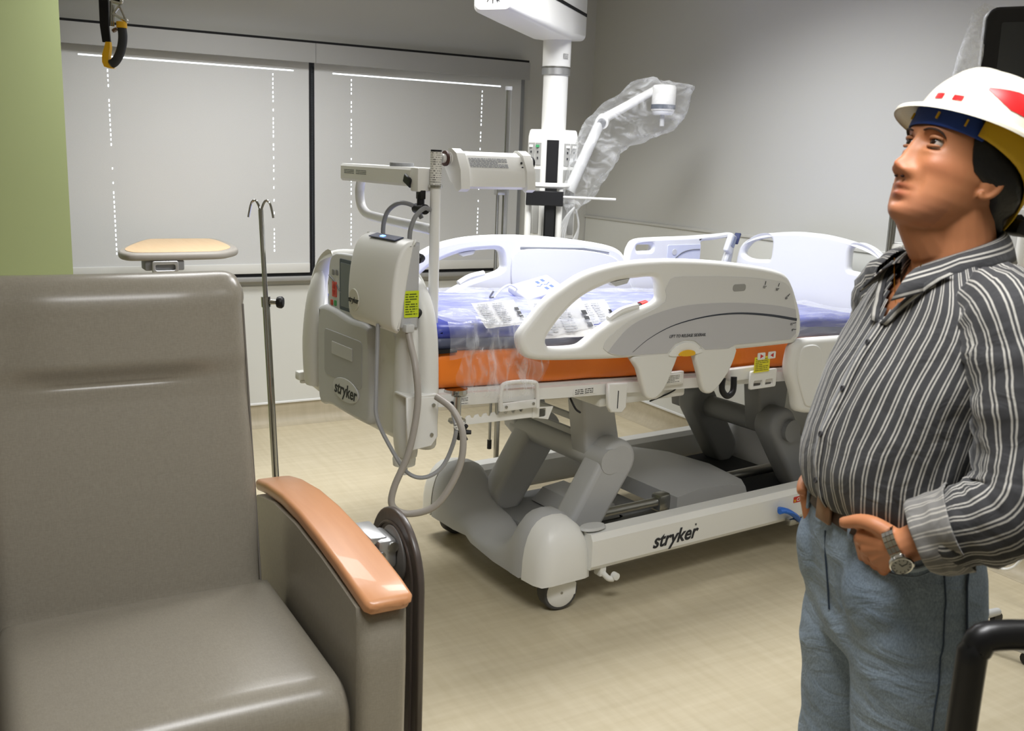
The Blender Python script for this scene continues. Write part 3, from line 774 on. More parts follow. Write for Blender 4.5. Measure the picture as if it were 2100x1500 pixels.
M_or = mat('orange_nylon', '#F58428', .38, bump=(9, .5, .012)); M_bl = mat('blue_nylon', '#3A45A0', .42, bump=(10, .6, .012)); M_gb = mat('slate_nylon', '#565C72', .42, bump=(10, .6, .01))
bo(ob('mattress_base', body(.005, .865, .0, .125, .035, .006), M_or, smooth=60), mt)
# blue upper: foot panel slightly brighter; slate side wall
bo(ob('mattress_side', body(.012, .858, .122, .17, .02, .006), M_gb, smooth=60), mt)
bo(ob('mattress_top', body(.010, .86, .158, .205, .022, .008), M_bl, smooth=60), mt)
b = BM(); bbox(b, (-.538, .02, deckz(-.53)+.118), (-.46, .0, deckz(-.53)+.13)); bo(ob('mattress_zip', b, M_black), mt)
# clear cover over the top
def sheetmesh(nu, nv, fn):
    b = BM(); V = [[b.verts.new(fn(i/(nu-1), j/(nv-1))) for j in range(nv)] for i in range(nu)]
    for i in range(nu-1):
        for j in range(nv-1): b.faces.new((V[i][j], V[i+1][j], V[i+1][j+1], V[i][j+1]))
    return b
def wr(u_, v_): return .010*noise.noise(Vector((u_*4, v_*7, 1)))+.008*noise.noise(Vector((u_*11, v_*16, 3)))
def topsheet(s, t):
    u_ = -.50+s*2.18; w = t*1.30-.20     # w across, from near drop to far drop
    if w < 0: v_ = -.012-.01*noise.noise(Vector((u_*9, w*9, 5))); z_ = deckz(u_)+.205+w*(.42+.42*max(0, noise.noise(Vector((u_*3, 2, 2)))))
    elif w > .87: v_ = .872; z_ = deckz(u_)+.205-(w-.87)*.7
    else: v_ = w; z_ = deckz(u_)+.214
    e = wr(u_, w*1.0)
    return (u_, v_-(abs(e)*.9+.004 if w < 0.02 else 0), z_+abs(e)*1.2*(1 if w > 0 else .3)+.003)
film_t = bthing('plastic_cover', 'clear polythene sheet spread over the blue mattress top', 'plastic sheet', (.6, .43, 1.03))
M_film2 = film('polythene_lilac', '#DDE0EC', 0.08, 0.38, 7, .14, (.35, 2.2, 2.2))
bo(ob('sheet', sheetmesh(110, 46, topsheet), M_film2, smooth=70), film_t)
# loose clear bag hanging over the near foot corner
def bag(s, t):
    u_ = -.50+s*.34; 
    drop = t*.30
    sw = .02*sin(s*9+1)+.015*noise.noise(Vector((s*6, t*5, 0)))
    if drop < .06: v_ = .10-drop*1.9; z_ = deckz(u_)+.232+.015*sin(s*7)-drop*.15
    else: v_ = -.02-.045*sin(min(1, (drop-.06)/.3)*pi*.8)-abs(sw); z_ = deckz(u_)+.225-(drop-.06)*(.80+.25*sin(s*3.1))
    return (u_+.03*sin(t*5+s*4)+.05*t*(.5-s), v_, z_)
bg = bthing('plastic_bag', 'crumpled clear plastic bag draped over the near foot corner of the mattress', 'plastic bag', (-.33, -.02, .9))
bo(ob('bag_film', sheetmesh(44, 34, bag), film('bag_polythene', '#E9ECEF', 0.06, 0.42, 9, .08, (2.2, 1, .5)), smooth=70), bg)
# papers in the bag
def paper(label, c, s, rz, tilt, seed):
    t = bthing('instruction_sheet', label, 'paper', c, 'papers on the mattress')
    b = BM(); n = 8
    V = [[b.verts.new(((i/n-.5)*s[0], (j/n-.5)*s[1], .004*noise.noise(Vector((i*.5+seed, j*.5, 0))))) for j in range(n+1)] for i in range(n+1)]
    for i in range(n):
        for j in range(n): b.faces.new((V[i][j], V[i+1][j], V[i+1][j+1], V[i][j+1]))
    bmesh.ops.solidify(b, geom=b.faces[:], thickness=.0012)
    bmesh.ops.transform(b, matrix=Matrix.Rotation(rz, 4, 'Z') @ Matrix.Rotation(tilt, 4, 'X'), verts=b.verts)
    m = label_mat('printed_paper_%d' % seed, '#F4F4F2', '#77797E', 3, seed, .30)
    # print runs across the sheet: use generated x / y
    ob('sheet', b, mat('paper_white', '#F1F1EF', .6), t)
    print_block('print', Matrix.Rotation(rz, 4, 'Z') @ Matrix.Rotation(tilt, 4, 'X') @ Matrix.Translation((-s[0]*.06, 0, .0052)), s[0]*.70, s[1]*.80, 12, mat('pale_print', '#A9ABAF', .6), t, seed, .7, 2)
    g = BM()
    for k in range(3): box(g, (s[0]*.42, s[1]*(.1-.16*k), .0052), (s[0]*.09, s[1]*.11, .0006))
    bmesh.ops.transform(g, matrix=Matrix.Rotation(rz, 4, 'Z') @ Matrix.Rotation(tilt, 4, 'X'), verts=g.verts)
    ob('pictogram_column', g, M_ink, t)['kind'] = 'stuff'
paper('white printed sheet near the foot end of the mattress under plastic', (-.28, .030, deckz(-.27)+.240), (.18, .11), .1, .70, 1)
paper('white printed sheet seen through the opening of the near side rail', (-.02, .03, deckz(0)+.222), (.22, .17), -.1, .72, 2)
paper('white printed sheet with barcodes behind the near side rail opening, right of another', (.16, .05, deckz(.16)+.222), (.14, .15), .05, .7, 3)
# strap with white tag and bedside pendant lying on the mattress
pd = bthing('bed_pendant', 'white handheld bed control pendant with blue arrow keys on the mattress', 'remote control', (.27, .60, deckz(.27)+.228))
pm = Matrix.Rotation(.25, 4, 'Z') @ Matrix.Rotation(-.12, 4, 'Y') @ Matrix.Rotation(.42, 4, 'X')
b = BM(); box(b, (0, 0, .022), (.24, .115, .034), .012, 3); bmesh.ops.transform(b, matrix=pm, verts=b.verts); ob('pendant_body', b, M_whitec, pd)
b = BM()
for (x, y) in ((.02, .02), (.055, .024), (.025, -.028), (.06, -.024)): box(b, (x, y, .0395), (.018, .018, .0012))
for x in range(4): box(b, (.0+x*.022, -.004+.004*(x % 2), .0395), (.02, .005, .001), rot=(0, 0, .3 if x % 2 else -.3))
bmesh.ops.transform(b, matrix=pm, verts=b.verts); ob('pendant_keys', b, mat('key_blue', '#5C6FB8', .4), pd)
b = BM(); tube(b, cr([(-.11, -.03, .03), (-.16, -.05, .05), (-.21, -.07, .04), (-.25, -.075, .006)], 5), .004, 8); ob('pendant_cord', b, M_whitec, pd)
b = BM(); tube(b, cr([(-.25, -.075, .01), (-.265, -.07, .008), (-.27, -.085, .02), (-.262, -.09, .035)], 3), .004, 6); ob('pendant_clip', b, M_greyd, pd)
cn = bthing('hose_connector', 'red and black hose connector lying behind the near side rail', 'connector', (.33, .03, deckz(.33)+.235))
for nm, x0, x1, r, m_ in (('grey_stem', -.10, -.02, .011, M_greyl), ('black_collar', -.025, .0, .017, M_black), ('red_ring', .0, .03, .02, M_red), ('tail', .03, .055, .008, M_black)):
    b = BM(); cyl(b, (x0, 0, .02+x0*.2), (x1, 0, .02+x1*.2), r, 16); ob(nm, b, m_, cn)
# nurse-call handset clipped on the far head rail
hs = bthing('handset', 'white and blue handset hooked over the far head rail', 'remote control', (1.69, .90, 1.19))
b = BM(); box(b, (0, 0, .02), (.055, .03, .10), .01, 3, rot=(0, .45, .2)); ob('handset_body', b, M_whitec, hs)
b = BM(); box(b, (.012, -.016, .03), (.03, .004, .055), .001, 1, rot=(0, .45, .2)); ob('handset_keys', b, mat('key_grey_blue', '#8C95AE', .4), hs)
b = BM(); box(b, (.045, .0, .045), (.012, .034, .06), .003, 1, rot=(0, .45, .2)); ob('handset_edge', b, mat('edge_navy', '#3A4268', .4), hs)
b = BM(); tube(b, cr([(-.01, 0, -.03), (-.02, .0, -.06), (-.015, .01, -.10)], 4), .012, 8); ob('handset_strap', b, M_whitec, hs)

# ------------------------------------------------------------------ pump on the footboard
pp = bthing('compression_pump', 'cream compression pump hanging on the footboard with grey hoses', 'medical pump', (-.66, .19, 1.09))
def extr(name, poly, v0, v1, m, bev=.008):
    """u,z polygon extruded from v0 to v1"""
    return bo(plate(name, [poly], v1-v0, bev, near((v0+v1)/2), m), pp)
extr('pump_body', cr([(-.598, 1.335), (-.636, 1.33), (-.66, 1.25), (-.669, 1.14), (-.666, 1.075), (-.64, 1.07), (-.60, 1.07)], 1, True), .0, .30, M_grey, .01)
extr('front_cover', cr([(-.612, 1.342), (-.648, 1.334), (-.672, 1.305), (-.688, 1.25), (-.697, 1.17), (-.696, 1.10), (-.688, 1.072), (-.667, 1.068), (-.646, 1.2), (-.624, 1.32)], 3, True), -.008, .308, M_cream, .012)
b = BM(); R = [[(u_, v_, z_) for v_ in (.06, .08, .26, .28)] for u_, z_ in ((-.632, 1.3445), (-.665, 1.3375), (-.688, 1.326))]
b = BM(); box(b, (-.640, .15, 1.3405), (.034, .18, .004), .0015, 1, rot=(0, -.28, 0)); k = bo(ob('control_strip', b, mat('strip_navy', '#3A4058', .35)), pp)
b = BM(); box(b, (-.643, .165, 1.342), (.010, .022, .003), 0, rot=(0, -.28, 0)); o = ob('display_led', b, mat('led_blue', '#2A5CFF', .4, emit=(.1, .3, 1, 6)), k)
o = plate('logo_badge', [[(-.255+.036*cos(a), 1.13+.036*sin(a)) for a in [2*pi*q/24 for q in range(24)]]], .004, .0015, footp(-.6985), mat('badge_cream', '#D2D0C2', .4)); bo(o, pp)
bo(text('stryker', .026, frame((-.7012, .257, 1.129), (0, -1, 0), (0, 0, 1)), M_ink, None, shear=.22, bold=.0005), pp)
nlabel('service_sticker', -.628, 1.148, .050, .082, -.0015, '#C9D92C', '#55631A', 9, 8, pp)
for z_ in (1.285, 1.115):
    b = BM(); lathe(b, [(.014, 0), (.017, .006), (.012, .02), (.006, .026)], 14, Matrix.Translation((-.60, .02, z_)) @ Matrix.Rotation(pi/2, 4, 'Y')); bo(ob('mount_knob', b, M_black), pp)
for v_ in (.22, .06):
    b = BM(); pts = [(-.615, v_, 1.335), (-.612, v_, 1.38), (-.60, v_-.01, 1.42), (-.58, v_-.05, 1.445), (-.55, v_-.09, 1.435), (-.53, v_-.10, 1.40)] if v_ > .1 else [(-.605, v_, 1.335), (-.602, v_, 1.37), (-.585, v_, 1.41), (-.555, v_, 1.435), (-.53, v_+.01, 1.43)]
    tube(b, cr(pts, 5), .0075, 8); bo(ob('hanger_hook', b, M_greyd), pp)
H1 = [(-.640, -.005, 1.065), (-.642, -.03, 1.02), (-.648, -.07, .965), (-.655, -.10, .86), (-.69, -.115, .72), (-.74, -.115, .61), (-.748, -.125, .555), (-.705, -.155, .535), (-.635, -.195, .566), (-.572, -.21, .67), (-.55, -.195, .77), (-.56, -.15, .84), (-.585, -.09, .872)]
b = BM(); tube(b, cr(H1, 7), .0105, 10); bo(ob('hose', b, mat('hose_taupe', '#A29C94', .4)), pp)
b = BM(); box(b, (-.640, -.005, 1.075), (.03, .03, .025), .004); bo(ob('hose_fitting', b, M_greyl), pp)
H2 = [(-.69, .10, 1.075), (-.70, .085, .98), (-.715, .06, .86), (-.72, .04, .785), (-.69, .0, .695), (-.655, -.04, .625), (-.61, -.075, .612), (-.556, -.095, .65), (-.515, -.095, .745), (-.50, -.05, .80)]
b = BM(); tube(b, cr(H2, 7), .0068, 8); bo(ob('hose', b, mat('hose_grey', '#9B9C9D', .4)), pp)
b = BM(); box(b, (-.505, -.098, .775), (.03, .002, .035), 0, rot=(0, .5, 0)); bo(ob('hose_tag', b, label_mat('tag_white', '#ECECE8', '#777777', 5, 5)), pp)

# ------------------------------------------------------------------ equipment pole with fold-down trays at the foot corner
ep = bthing('equipment_pole', 'white equipment pole with folding trays standing at the near foot corner', 'equipment pole', (-.51, .06, .86))
PX, PY = -.508, .075
b = BM(); cyl(b, (PX, PY, .855), (PX, PY, 1.60), .0165, 20); bo(ob('pole', b, M_pow), ep)
b = BM(); cyl(b, (PX, PY, 1.505), (PX, PY, 1.607), .0185, 20); bo(ob('pole_label', b, label_mat('pole_print', '#E6E5DF', '#7A7A76', 15, 2, .42, 60)), ep)
b = BM(); cyl(b, (PX, PY, 1.606), (PX, PY, 1.613), .0175, 20); bo(ob('pole_cap', b, M_black), ep)
b = BM(); cyl(b, (PX, PY, 1.498), (PX, PY, 1.506), .022, 20); bo(ob('collar', b, M_chrome), ep)
b = BM(); cyl(b, (PX+.055, PY-.06, .848), (PX+.055, PY-.06, .862), .04, 24); box(b, (PX+.02, PY-.03, .855), (.11, .045, .012), .004, 2, rot=(0, 0, -.7)); bo(ob('base_disc', b, M_chrome), ep)
b = BM(); cyl(b, (PX+.03, PY-.115, .77), (PX+.03, PY-.115, .85), .012, 14); lathe(b, [(.028, 0), (.03, .004), (.028, .01)], 16, Matrix.Translation((PX+.03, PY-.115, .765))); bo(ob('clamp_post', b, M_chrome), ep)
b = BM()
for k in range(5):
    a = 2*pi*k/5; cyl(b, (PX+.04, PY-.125, .735), (PX+.04+.026*cos(a), PY-.145, .735+.026*sin(a)), .010, 8, .007)
bo(ob('star_knob', b, M_black), ep)
# flat tray across the foot
b = BM()
loft(b, [[(PX+sx*w, y, z) for sx, z in ((-1, 1.505), (-1, 1.548), (-.9, 1.556), (.9, 1.556), (1, 1.548), (1, 1.505), (.9, 1.497), (-.9, 1.497))] for y, w in ((.125, .045), (.14, .055), (.655, .055), (.67, .045))])
tr = bo(ob('flat_tray', b, M_pow, smooth=25), ep)
print_block('tray_print', frame((PX-.0553, .53, 1.530), (0, -1, 0), (0, 0, 1)), .19, .016, 3, M_inkg, tr, 5, .9, 2)
b = BM(); cyl(b, (PX, .30, 1.555), (PX, .30, 1.568), .04, 20); ob('tray_puck', b, M_greyd, tr)
b = BM(); box(b, (PX-.03, .115, 1.52), (.05, .05, .075), .006); bo(ob('tray_bracket', b, M_pow), ep)
b = BM(); box(b, (PX-.045, .155, 1.515), (.03, .05, .03), .004, 1, rot=(.4, 0, 0)); box(b, (PX-.035, .105, 1.475), (.02, .03, .03), .003); cyl(b, (PX-.035, .105, 1.475), (PX-.035, .105, 1.43), .012, 12); cyl(b, (PX-.035, .075, 1.43), (PX-.035, .135, 1.43), .016, 14); bo(ob('lock_knob', b, M_black), ep)
# push loop under the tray
b = BM(); pts = [(PX, .60, 1.505), (PX, .615, 1.46), (PX, .60, 1.41), (PX, .55, 1.384), (PX, .45, 1.377), (PX, .30, 1.372), (PX, .09, 1.366)]
tube(b, cr(pts, 6), .0165, 14); bo(ob('push_loop', b, M_pow), ep)
# folded shelf along the bed side
fs = bo(ob('folding_shelf', (lambda b: (tube(b, [(PX+.02, PY, 1.588), (PX+.05, PY, 1.588)], .014, 14), b)[1])(BM()), M_pow), ep)
b = BM(); cyl(b, (PX+.045, PY, 1.588), (PX+.355, PY, 1.582), .020, 18); ob('shelf_roller', b, M_pow, fs)
b = BM()
sec = lambda u_, g: [(u_, PY+y*g, z) for y, z in ((-.005, 1.612), (-.03, 1.60), (-.055, 1.555), (-.06, 1.505), (-.045, 1.497), (.0, 1.525), (.03, 1.56), (.028, 1.60), (.01, 1.612))]
loft(b, [sec(PX+.07, .9), sec(PX+.075, 1), sec(PX+.315, 1), sec(PX+.32, .9)]); ob('shelf_panel', b, M_pow, fs, 35)
for u_ in (PX+.065, PX+.315):
    b = BM(); loft(b, [[(u_+d, PY+y*1.15-.004, 1.557+(z-1.557)*1.14) for _, y, z in [(0, q[1]-PY, q[2]) for q in sec(0, 1)]] for d in (-.016, .016)]); ob('shelf_end_clamp', b, M_pow, fs, 35)
b = BM(); cyl(b, (PX+.355, PY, 1.582), (PX+.362, PY, 1.582), .021, 18); ob('roller_cap', b, M_blackm, fs)
b = BM(); cyl(b, (PX+.030, PY, 1.588), (PX+.036, PY, 1.588), .024, 18); ob('roller_gasket', b, mat('gasket_brown', '#4A2F28', .6), fs)
print_block('shelf_print', frame((PX+.17, PY-.0432, 1.5785), (1, 0, 0), (0, .485, .874)), .15, .034, 7, M_inkg, fs, 3)
b = BM()
for a in (.3, 2.4, 4.5): cyl(b, (PX+.295+.009*cos(a), PY-.047, 1.575+.009*sin(a)), (PX+.295+.009*cos(a), PY-.049, 1.575+.009*sin(a)), .004, 10)
ob('shelf_pictogram', b, M_ink, fs)
# ------------------------------------------------------------------ recliner (axes parallel to the room)
M_lea = linen('taupe_vinyl', '#857F73', '#908A7D', 420, rough=0.29, bump=0.14, stretch=5, bumpd=.0004)
M_leas = mat('taupe_stitch', '#6E6962', .6)
M_wood = mat('maple_stain', '#C08055', .34, coat=.12)
def woodgrain(m, c1, c2, axis=1):
    N, Lk = nodes_of(m); b = N['Principled BSDF']; tc = N.new('ShaderNodeTexCoord'); mp = N.new('ShaderNodeMapping')
    s = [60, 60, 60]; s[axis] = 4; mp.inputs['Scale'].default_value = s
    nz = N.new('ShaderNodeTexNoise'); nz.inputs['Scale'].default_value = 1; nz.inputs['Detail'].default_value = 5; nz.inputs['Distortion'].default_value = .4
    Lk.new(tc.outputs['Object'], mp.inputs[0]); Lk.new(mp.outputs[0], nz.inputs['Vector'])
    mx = N.new('ShaderNodeMix'); mx.data_type = 'RGBA'; mx.inputs[6].default_value = lin(c1); mx.inputs[7].default_value = lin(c2)
    Lk.new(nz.outputs['Fac'], mx.inputs[0]); Lk.new(mx.outputs[2], b.inputs['Base Color'])
woodgrain(M_wood, '#BF8459', '#CD9469')
RO = Vector((.34, 2.2, 0))
rc = thing('recliner', 'grey-brown vinyl recliner with wooden armrest caps', 'recliner', RO)
def ro(o, p=rc): o.parent = p; o.location = -RO; return o
# seat cushion: superelliptic puffed block
def puff(bm, lo, hi, fn, nx=28, ny=24, e=.5):
    pass
def cushion(x0, x1, y0, y1, z0, z1, r, crown, n=26):
    """block with rounded edges r, crowned top; y0 is the front"""
    b = BM()
    prof = []   # side profile loop in y,z (front roll large)
    rf = r
    prof += [(y1, z0), (y1, z1-.02), (y1-.02, z1)]
    for k in range(9):
        a = radians(90*k/8); prof.append((y0+rf-rf*sin(a), z1-rf+rf*cos(a)))
    prof += [(y0, z0+.06), (y0+.012, z0+.015), (y0+.03, z0)]
    P = []
    for (ya, za), (yb, zb) in zip(prof, prof[1:]):
        m = max(1, int(math.hypot(yb-ya, zb-za)/.03))
        for k in range(m): P.append((ya+(yb-ya)*k/m, za+(zb-za)*k/m))
    P.append(prof[-1])
    cy, cz = (y0+y1)/2, (z0+z1)/2
    R = []
    for i in range(n+1):
        t = i/n; s = 2*t-1
        x = (x0+x1)/2+(x1-x0)/2*s
        e = 0
        edge = (1-abs(s))*(x1-x0)/2
        rr = .045
        if edge < rr: e = rr-sqrt(max(0, rr*rr-(rr-edge)**2))
        R.append([(x, y+(e if y < cy else -e)*min(1, abs(y-cy)/.06), z+(-e if z > cz else e)*min(1, abs(z-cz)/.06)+(crown*(1-s*s)*max(0, 1-((y-cy)/((y1-y0)*.62))**2) if z > cz+.04 else 0)) for y, z in P])
    loft(b, R)
    return b
ro(ob('seat', cushion(.015, .69, 1.83, 2.46, .22, .485, .07, .012), M_lea, smooth=80))
# backrest: lofted along x, side profile leaning back with a rolled top
def backrest():
    b = BM(); n = 44; x0, x1 = .012, .655; R = []
    for i in range(n+1):
        t = i/n; x = x0+(x1-x0)*t
        edge = min(t, 1-t)*(x1-x0); rr = .05; e = rr-sqrt(max(0, rr*rr-(rr-min(edge, rr))**2))
        P = []
        N_ = 150
        for k in range(N_+1):           # front face from bottom to top roll
            s = k/N_; z = .42+s*(1.20-.42)
            y = 2.415+(z-.46)*.185
            y -= .016*sin(pi*min(1, max(0, (z-.5)/.48)))           # lumbar fullness
            c = .36                                                  # crease centre
            cx = 1/(1+math.exp(-(x-.165)/.022))*1/(1+math.exp((x-.465)/.022))
            dz = z-1.022
            q_ = min(1, max(0, dz/.062)); q_ = q_*q_*(3-2*q_)
            xs_ = 1/(1+math.exp(-(x-.12)/.03))*1/(1+math.exp((x-.54)/.03))
            y -= .030*q_*(.25+.75*xs_)                               # head pillow above the seam
            y += cx*.005*math.exp(-(dz/.004)**2)                     # stitched seam
            P.append((x, y+e, z))
        yt = 2.415+(1.20-.46)*.185
        for k in range(1, 11):
            a = pi*k/10
            P.append((x, yt+.075-.075*cos(a)-(.030*(.25+.75/(1+math.exp(-(x-.12)/.03))/(1+math.exp((x-.54)/.03))))*(1+cos(a))/2+e*(1-2*k/10), 1.20+(.082-e*.8)*sin(a)))
        P += [(x, yt+.15-e, 1.1), (x, 2.415+.13-e, .5), (x, 2.415+.10-e, .42)]
        R.append(P)
    loft(b, R); return b
bk = ro(ob('backrest', backrest(), M_lea, smooth=80))
b = BM(); bbox(b, (.175, 2.5505, 1.0205), (.455, 2.5525, 1.0225)); 
b = BM()
tube(b, [(.648, 2.425+(z-.46)*.185+.010, z) for z in [.45+k*.03 for k in range(26)]], .0028, 6); st_ = ob('edge_piping', b, M_leas, bk)
# arms
def arm(x0, x1, name):
    b = BM(); R = []
    for i in range(9):
        t = i/8; x = x0+(x1-x0)*t; e = .02*(abs(2*t-1)**6)
        P = [(x, 1.855+e, .06), (x, 1.848+e, .3), (x, 1.843+e, .50), (x, 1.846+e, .61), (x, 1.87, .642)]
        P += [(x, y, z-.004) for y, z in ((1.95, .656), (2.1, .672), (2.3, .684), (2.5, .676), (2.66, .645), (2.70, .60))]+[(x, 2.72, .4), (x, 2.72, .06)]
        R.append(P)
    loft(b, R); return ro(ob(name, b, M_lea, smooth=50))
arm(.700, .815, 'arm_panel'); arm(-.135, -.02, 'arm_panel')
def armcap(cx):
    b = BM(); R = []
    path = [(1.822, .648, .030, .6), (1.826, .650, .047, .85), (1.838, .654, .055, 1), (1.90, .664, .057, 1), (2.0, .677, .057, 1), (2.15, .691, .057, 1), (2.3, .698, .056, 1), (2.45, .694, .055, 1), (2.6, .676, .054, 1), (2.70, .655, .052, 1), (2.735, .646, .045, .9), (2.745, .643, .03, .7)]
    for y, z, w, h in path:
        th = .034*h; r = .011
        R.append([(cx+p[0], y+(.012 if p[1] < 0 and y < 1.84 else 0), z+p[1]) for p in rrect(2*w, th, min(r, th*.45), 4)])
    loft(b, R); return ro(ob('armrest_cap', b, M_wood, smooth=60))
armcap(.762); armcap(-.078)
# folded side tray hanging on the outer side of the arm
M_tray = mat('dark_laminate', '#4A423D', .33)
woodgrain(M_tray, '#3D3632', '#574E48', 2)
def trayloop(d): 
    w = .155-d; cy, top = 2.135, .745
    return [(cy+w*cos(a), top-.155+w*sin(a)) for a in [pi*k/20 for k in range(21)]]+[(cy-w, .10+d), (cy+w, .10+d)]
sidef = frame((.905, 0, 0), (0, 1, 0), (0, 0, 1))
ty = ro(plate('side_tray', [trayloop(0)], .018, .006, sidef, M_tray))
b = BM()
lp = [(.8955, y, z) for y, z in trayloop(.035)]; tube(b, lp, .004, 6, closed=True); ob('tray_lip', b, M_tray, ty)
b = BM(); lathe(b, [(.072, 0), (.072, .006), (.066, .009)], 28, Matrix.Translation((.8955, 2.125, .635)) @ Matrix.Rotation(-pi/2, 4, 'Y')); ob('mount_disc', b, mat('mount_grey', '#7C7A78', .4, metal=.4), ty)
b = BM(); box(b, (.862, 2.135, .652), (.05, .10, .075), .012, 2); box(b, (.845, 2.16, .685), (.045, .12, .02), .008, 2); box(b, (.828, 2.15, .60), (.035, .06, .05), .006); hg = ro(ob('hinge_bracket', b, M_alum))
for (y, z, r) in ((2.105, .672, .013), (2.155, .655, .008)):
    b = BM(); cyl(b, (.862, 2.085, z), (.862, 2.079, z), r, 14); b2 = ob('hinge_bolt', b, M_steel, hg); b2.location = (0.012 if y < 2.12 else -.016, 0, 0)
b = BM(); bbox(b, (0.0, 1.95, .08), (.70, 2.62, .22), .01); ro(ob('seat_frame', b, M_blackm))
for x, y in ((.05, 1.95), (.64, 1.95), (.05, 2.6), (.64, 2.6)):
    b = BM(); lathe(b, [(.02, -.018), (.038, -.014), (.038, .014), (.02, .018)], 18, Matrix.Translation((x, y, .038)) @ Matrix.Rotation(pi/2, 4, 'X')); box(b, (x, y, .07), (.03, .05, .03), .004); ro(ob('castor', b, M_black))

# ------------------------------------------------------------------ IV pole behind the recliner
iv = thing('iv_pole', 'slim chrome IV pole with two hooks standing behind the recliner', 'iv pole', (.955, 3.30, 0))
tl = Vector((-.028, .05, 1.0))   # it leans slightly
def up_(z): return (tl.x*z, tl.y*z, z)
b = BM(); cyl(b, up_(.10), up_(1.09), .0125, 16); ob('lower_tube', b, M_chrome, iv)
b = BM(); cyl(b, up_(1.08), up_(1.395), .0085, 14); ob('upper_rod', b, M_chrome, iv)
b = BM(); cyl(b, up_(1.065), up_(1.10), .016, 16); cyl(b, (up_(1.082)[0], up_(1.082)[1], 1.082), (up_(1.082)[0]+.035, up_(1.082)[1]-.02, 1.082), .009, 12); ob('clamp_collar', b, M_chrome, iv)
b = BM(); lathe(b, [(.008, 0), (.018, .004), (.021, .012), (.021, .02), (.016, .026)], 16, Matrix.Translation((up_(1.082)[0]+.03, up_(1.082)[1]-.017, 1.082)) @ axis_to((.87, -.49, 0))); ob('clamp_knob', b, M_black, iv)
for s in (-1, 1):
    b = BM(); t0 = Vector(up_(1.39)); d = Vector((.87, -.49, 0))*s
    tube(b, cr([t0-Vector((0, 0, .02)), t0+d*.004+Vector((0, 0, .01)), t0+d*.016+Vector((0, 0, .034)), t0+d*.03+Vector((0, 0, .028)), t0+d*.038+Vector((0, 0, .0)), t0+d*.042+Vector((0, 0, -.022))], 4), .0042, 8); ob('hook', b, M_chrome, iv)
b = BM(); lathe(b, [(.03, .06), (.035, .08), (.02, .10), (.014, .11)], 18)
for k in range(5):
    a = 2*pi*k/5; cyl(b, (.02*cos(a), .02*sin(a), .08), (.17*cos(a), .17*sin(a), .055), .014, 10, .010)
ob('star_base', b, M_steel, iv)
for k in range(5):
    a = 2*pi*k/5; b = BM(); lathe(b, [(.01, -.009), (.025, -.008), (.025, .008), (.01, .009)], 16, Matrix.Translation((.17*cos(a), .17*sin(a), .0255)) @ Matrix.Rotation(a, 4, 'Z') @ Matrix.Rotation(pi/2, 4, 'X')); cyl(b, (.17*cos(a), .17*sin(a), .03), (.17*cos(a), .17*sin(a), .06), .007, 8); ob('castor', b, M_black, iv)

# ------------------------------------------------------------------ steel pole between bed and window
p2 = thing('iv_pole', 'tall stainless steel pole standing between the bed and the window', 'iv pole', (2.25, 4.085, 0))
b = BM(); cyl(b, (0, 0, .06), (0, 0, 1.905), .0135, 16); ob('pole', b, M_steel, p2)
b = BM(); cyl(b, (0, 0, 1.895), (0, 0, 1.912), .016, 16); ob('pole_cap', b, M_greyd, p2)
b = BM(); cyl(b, (-.03, .018, .24), (-.03, .018, 1.46), .0075, 12); ob('side_rod', b, M_steel, p2)
b = BM(); cyl(b, (-.03, .018, .20), (-.03, .018, .245), .011, 12); ob('rod_tip', b, M_black, p2)
b = BM(); box(b, (-.015, .009, 1.44), (.06, .04, .03), .004); ob('rod_clamp', b, M_steel, p2)
b = BM(); box(b, (-.015, .009, .45), (.06, .04, .03), .004); ob('rod_clamp', b, M_steel, p2)
b = BM(); cyl(b, (0, 0, .0), (0, 0, .07), .02, 16); lathe(b, [(.13, .0), (.135, .006), (.125, .014), (.03, .022)], 30); ob('floor_base', b, M_blackm, p2)

# ------------------------------------------------------------------ overbed table
ot = thing('overbed_table', 'overbed table with pale wood top and grey edge by the window', 'overbed table', (.86, 4.98, 0))
top = [(.655-.86, 4.66-4.98), (.74-.86, 4.625-4.98), (1.04-.86, 4.64-4.98), (1.13-.86, 4.70-4.98), (1.205-.86, 4.85-4.98), (1.225-.86, 5.10-4.98), (1.215-.86, 5.32-4.98), (1.16-.86, 5.37-4.98), (.92-.86, 5.37-4.98), (.85-.86, 5.33-4.98), (.74-.86, 5.08-4.98), (.655-.86, 4.82-4.98)]
hz = lambda z: Matrix.Translation((0, 0, z))
plate('table_edge', [cr(top, 4, True)], .034, .012, hz(1.105), mat('table_edge_grey', '#9C978F', .45), ot)
ins = [(x*.88+.008, y*.88) for x, y in cr(top, 4, True)]
M_pale = mat('pale_maple_laminate', '#D9BC93', .4); woodgrain(M_pale, '#D2B187', '#DDC29B')
plate('table_top', [ins], .006, .001, hz(1.1215), M_pale, ot)
b = BM(); box(b, (-.035, -.34+.05, 1.065), (.17, .10, .045), .006); ob('latch_housing', b, M_greyd, ot)
hgl = [( -.09, 1.05), (-.09, 1.08), (-.07, 1.086), (.0, 1.086), (.02, 1.08), (.02, 1.05)]
plate('latch_handle', [rrect(.115, .05, .01, 4, -.035, 1.062), rrect(.085, .026, .008, 4, -.035, 1.058)], .02, .004, frame((0, -.345, 0), (1, 0, 0), (0, 0, 1)), M_alum, ot)
b = BM(); box(b, (-.035, -.28, .60), (.085, .055, .94), .008); ob('column', b, M_greyl, ot)
b = BM(); box(b, (.05, -.28, .10), (.40, .06, .045), .01)
for y in (-.30,): pass
box(b, (-.13, -.1, .075), (.06, .42, .04), .01); box(b, (.23, -.1, .075), (.06, .42, .04), .01); ob('table_base', b, M_greyl, ot)
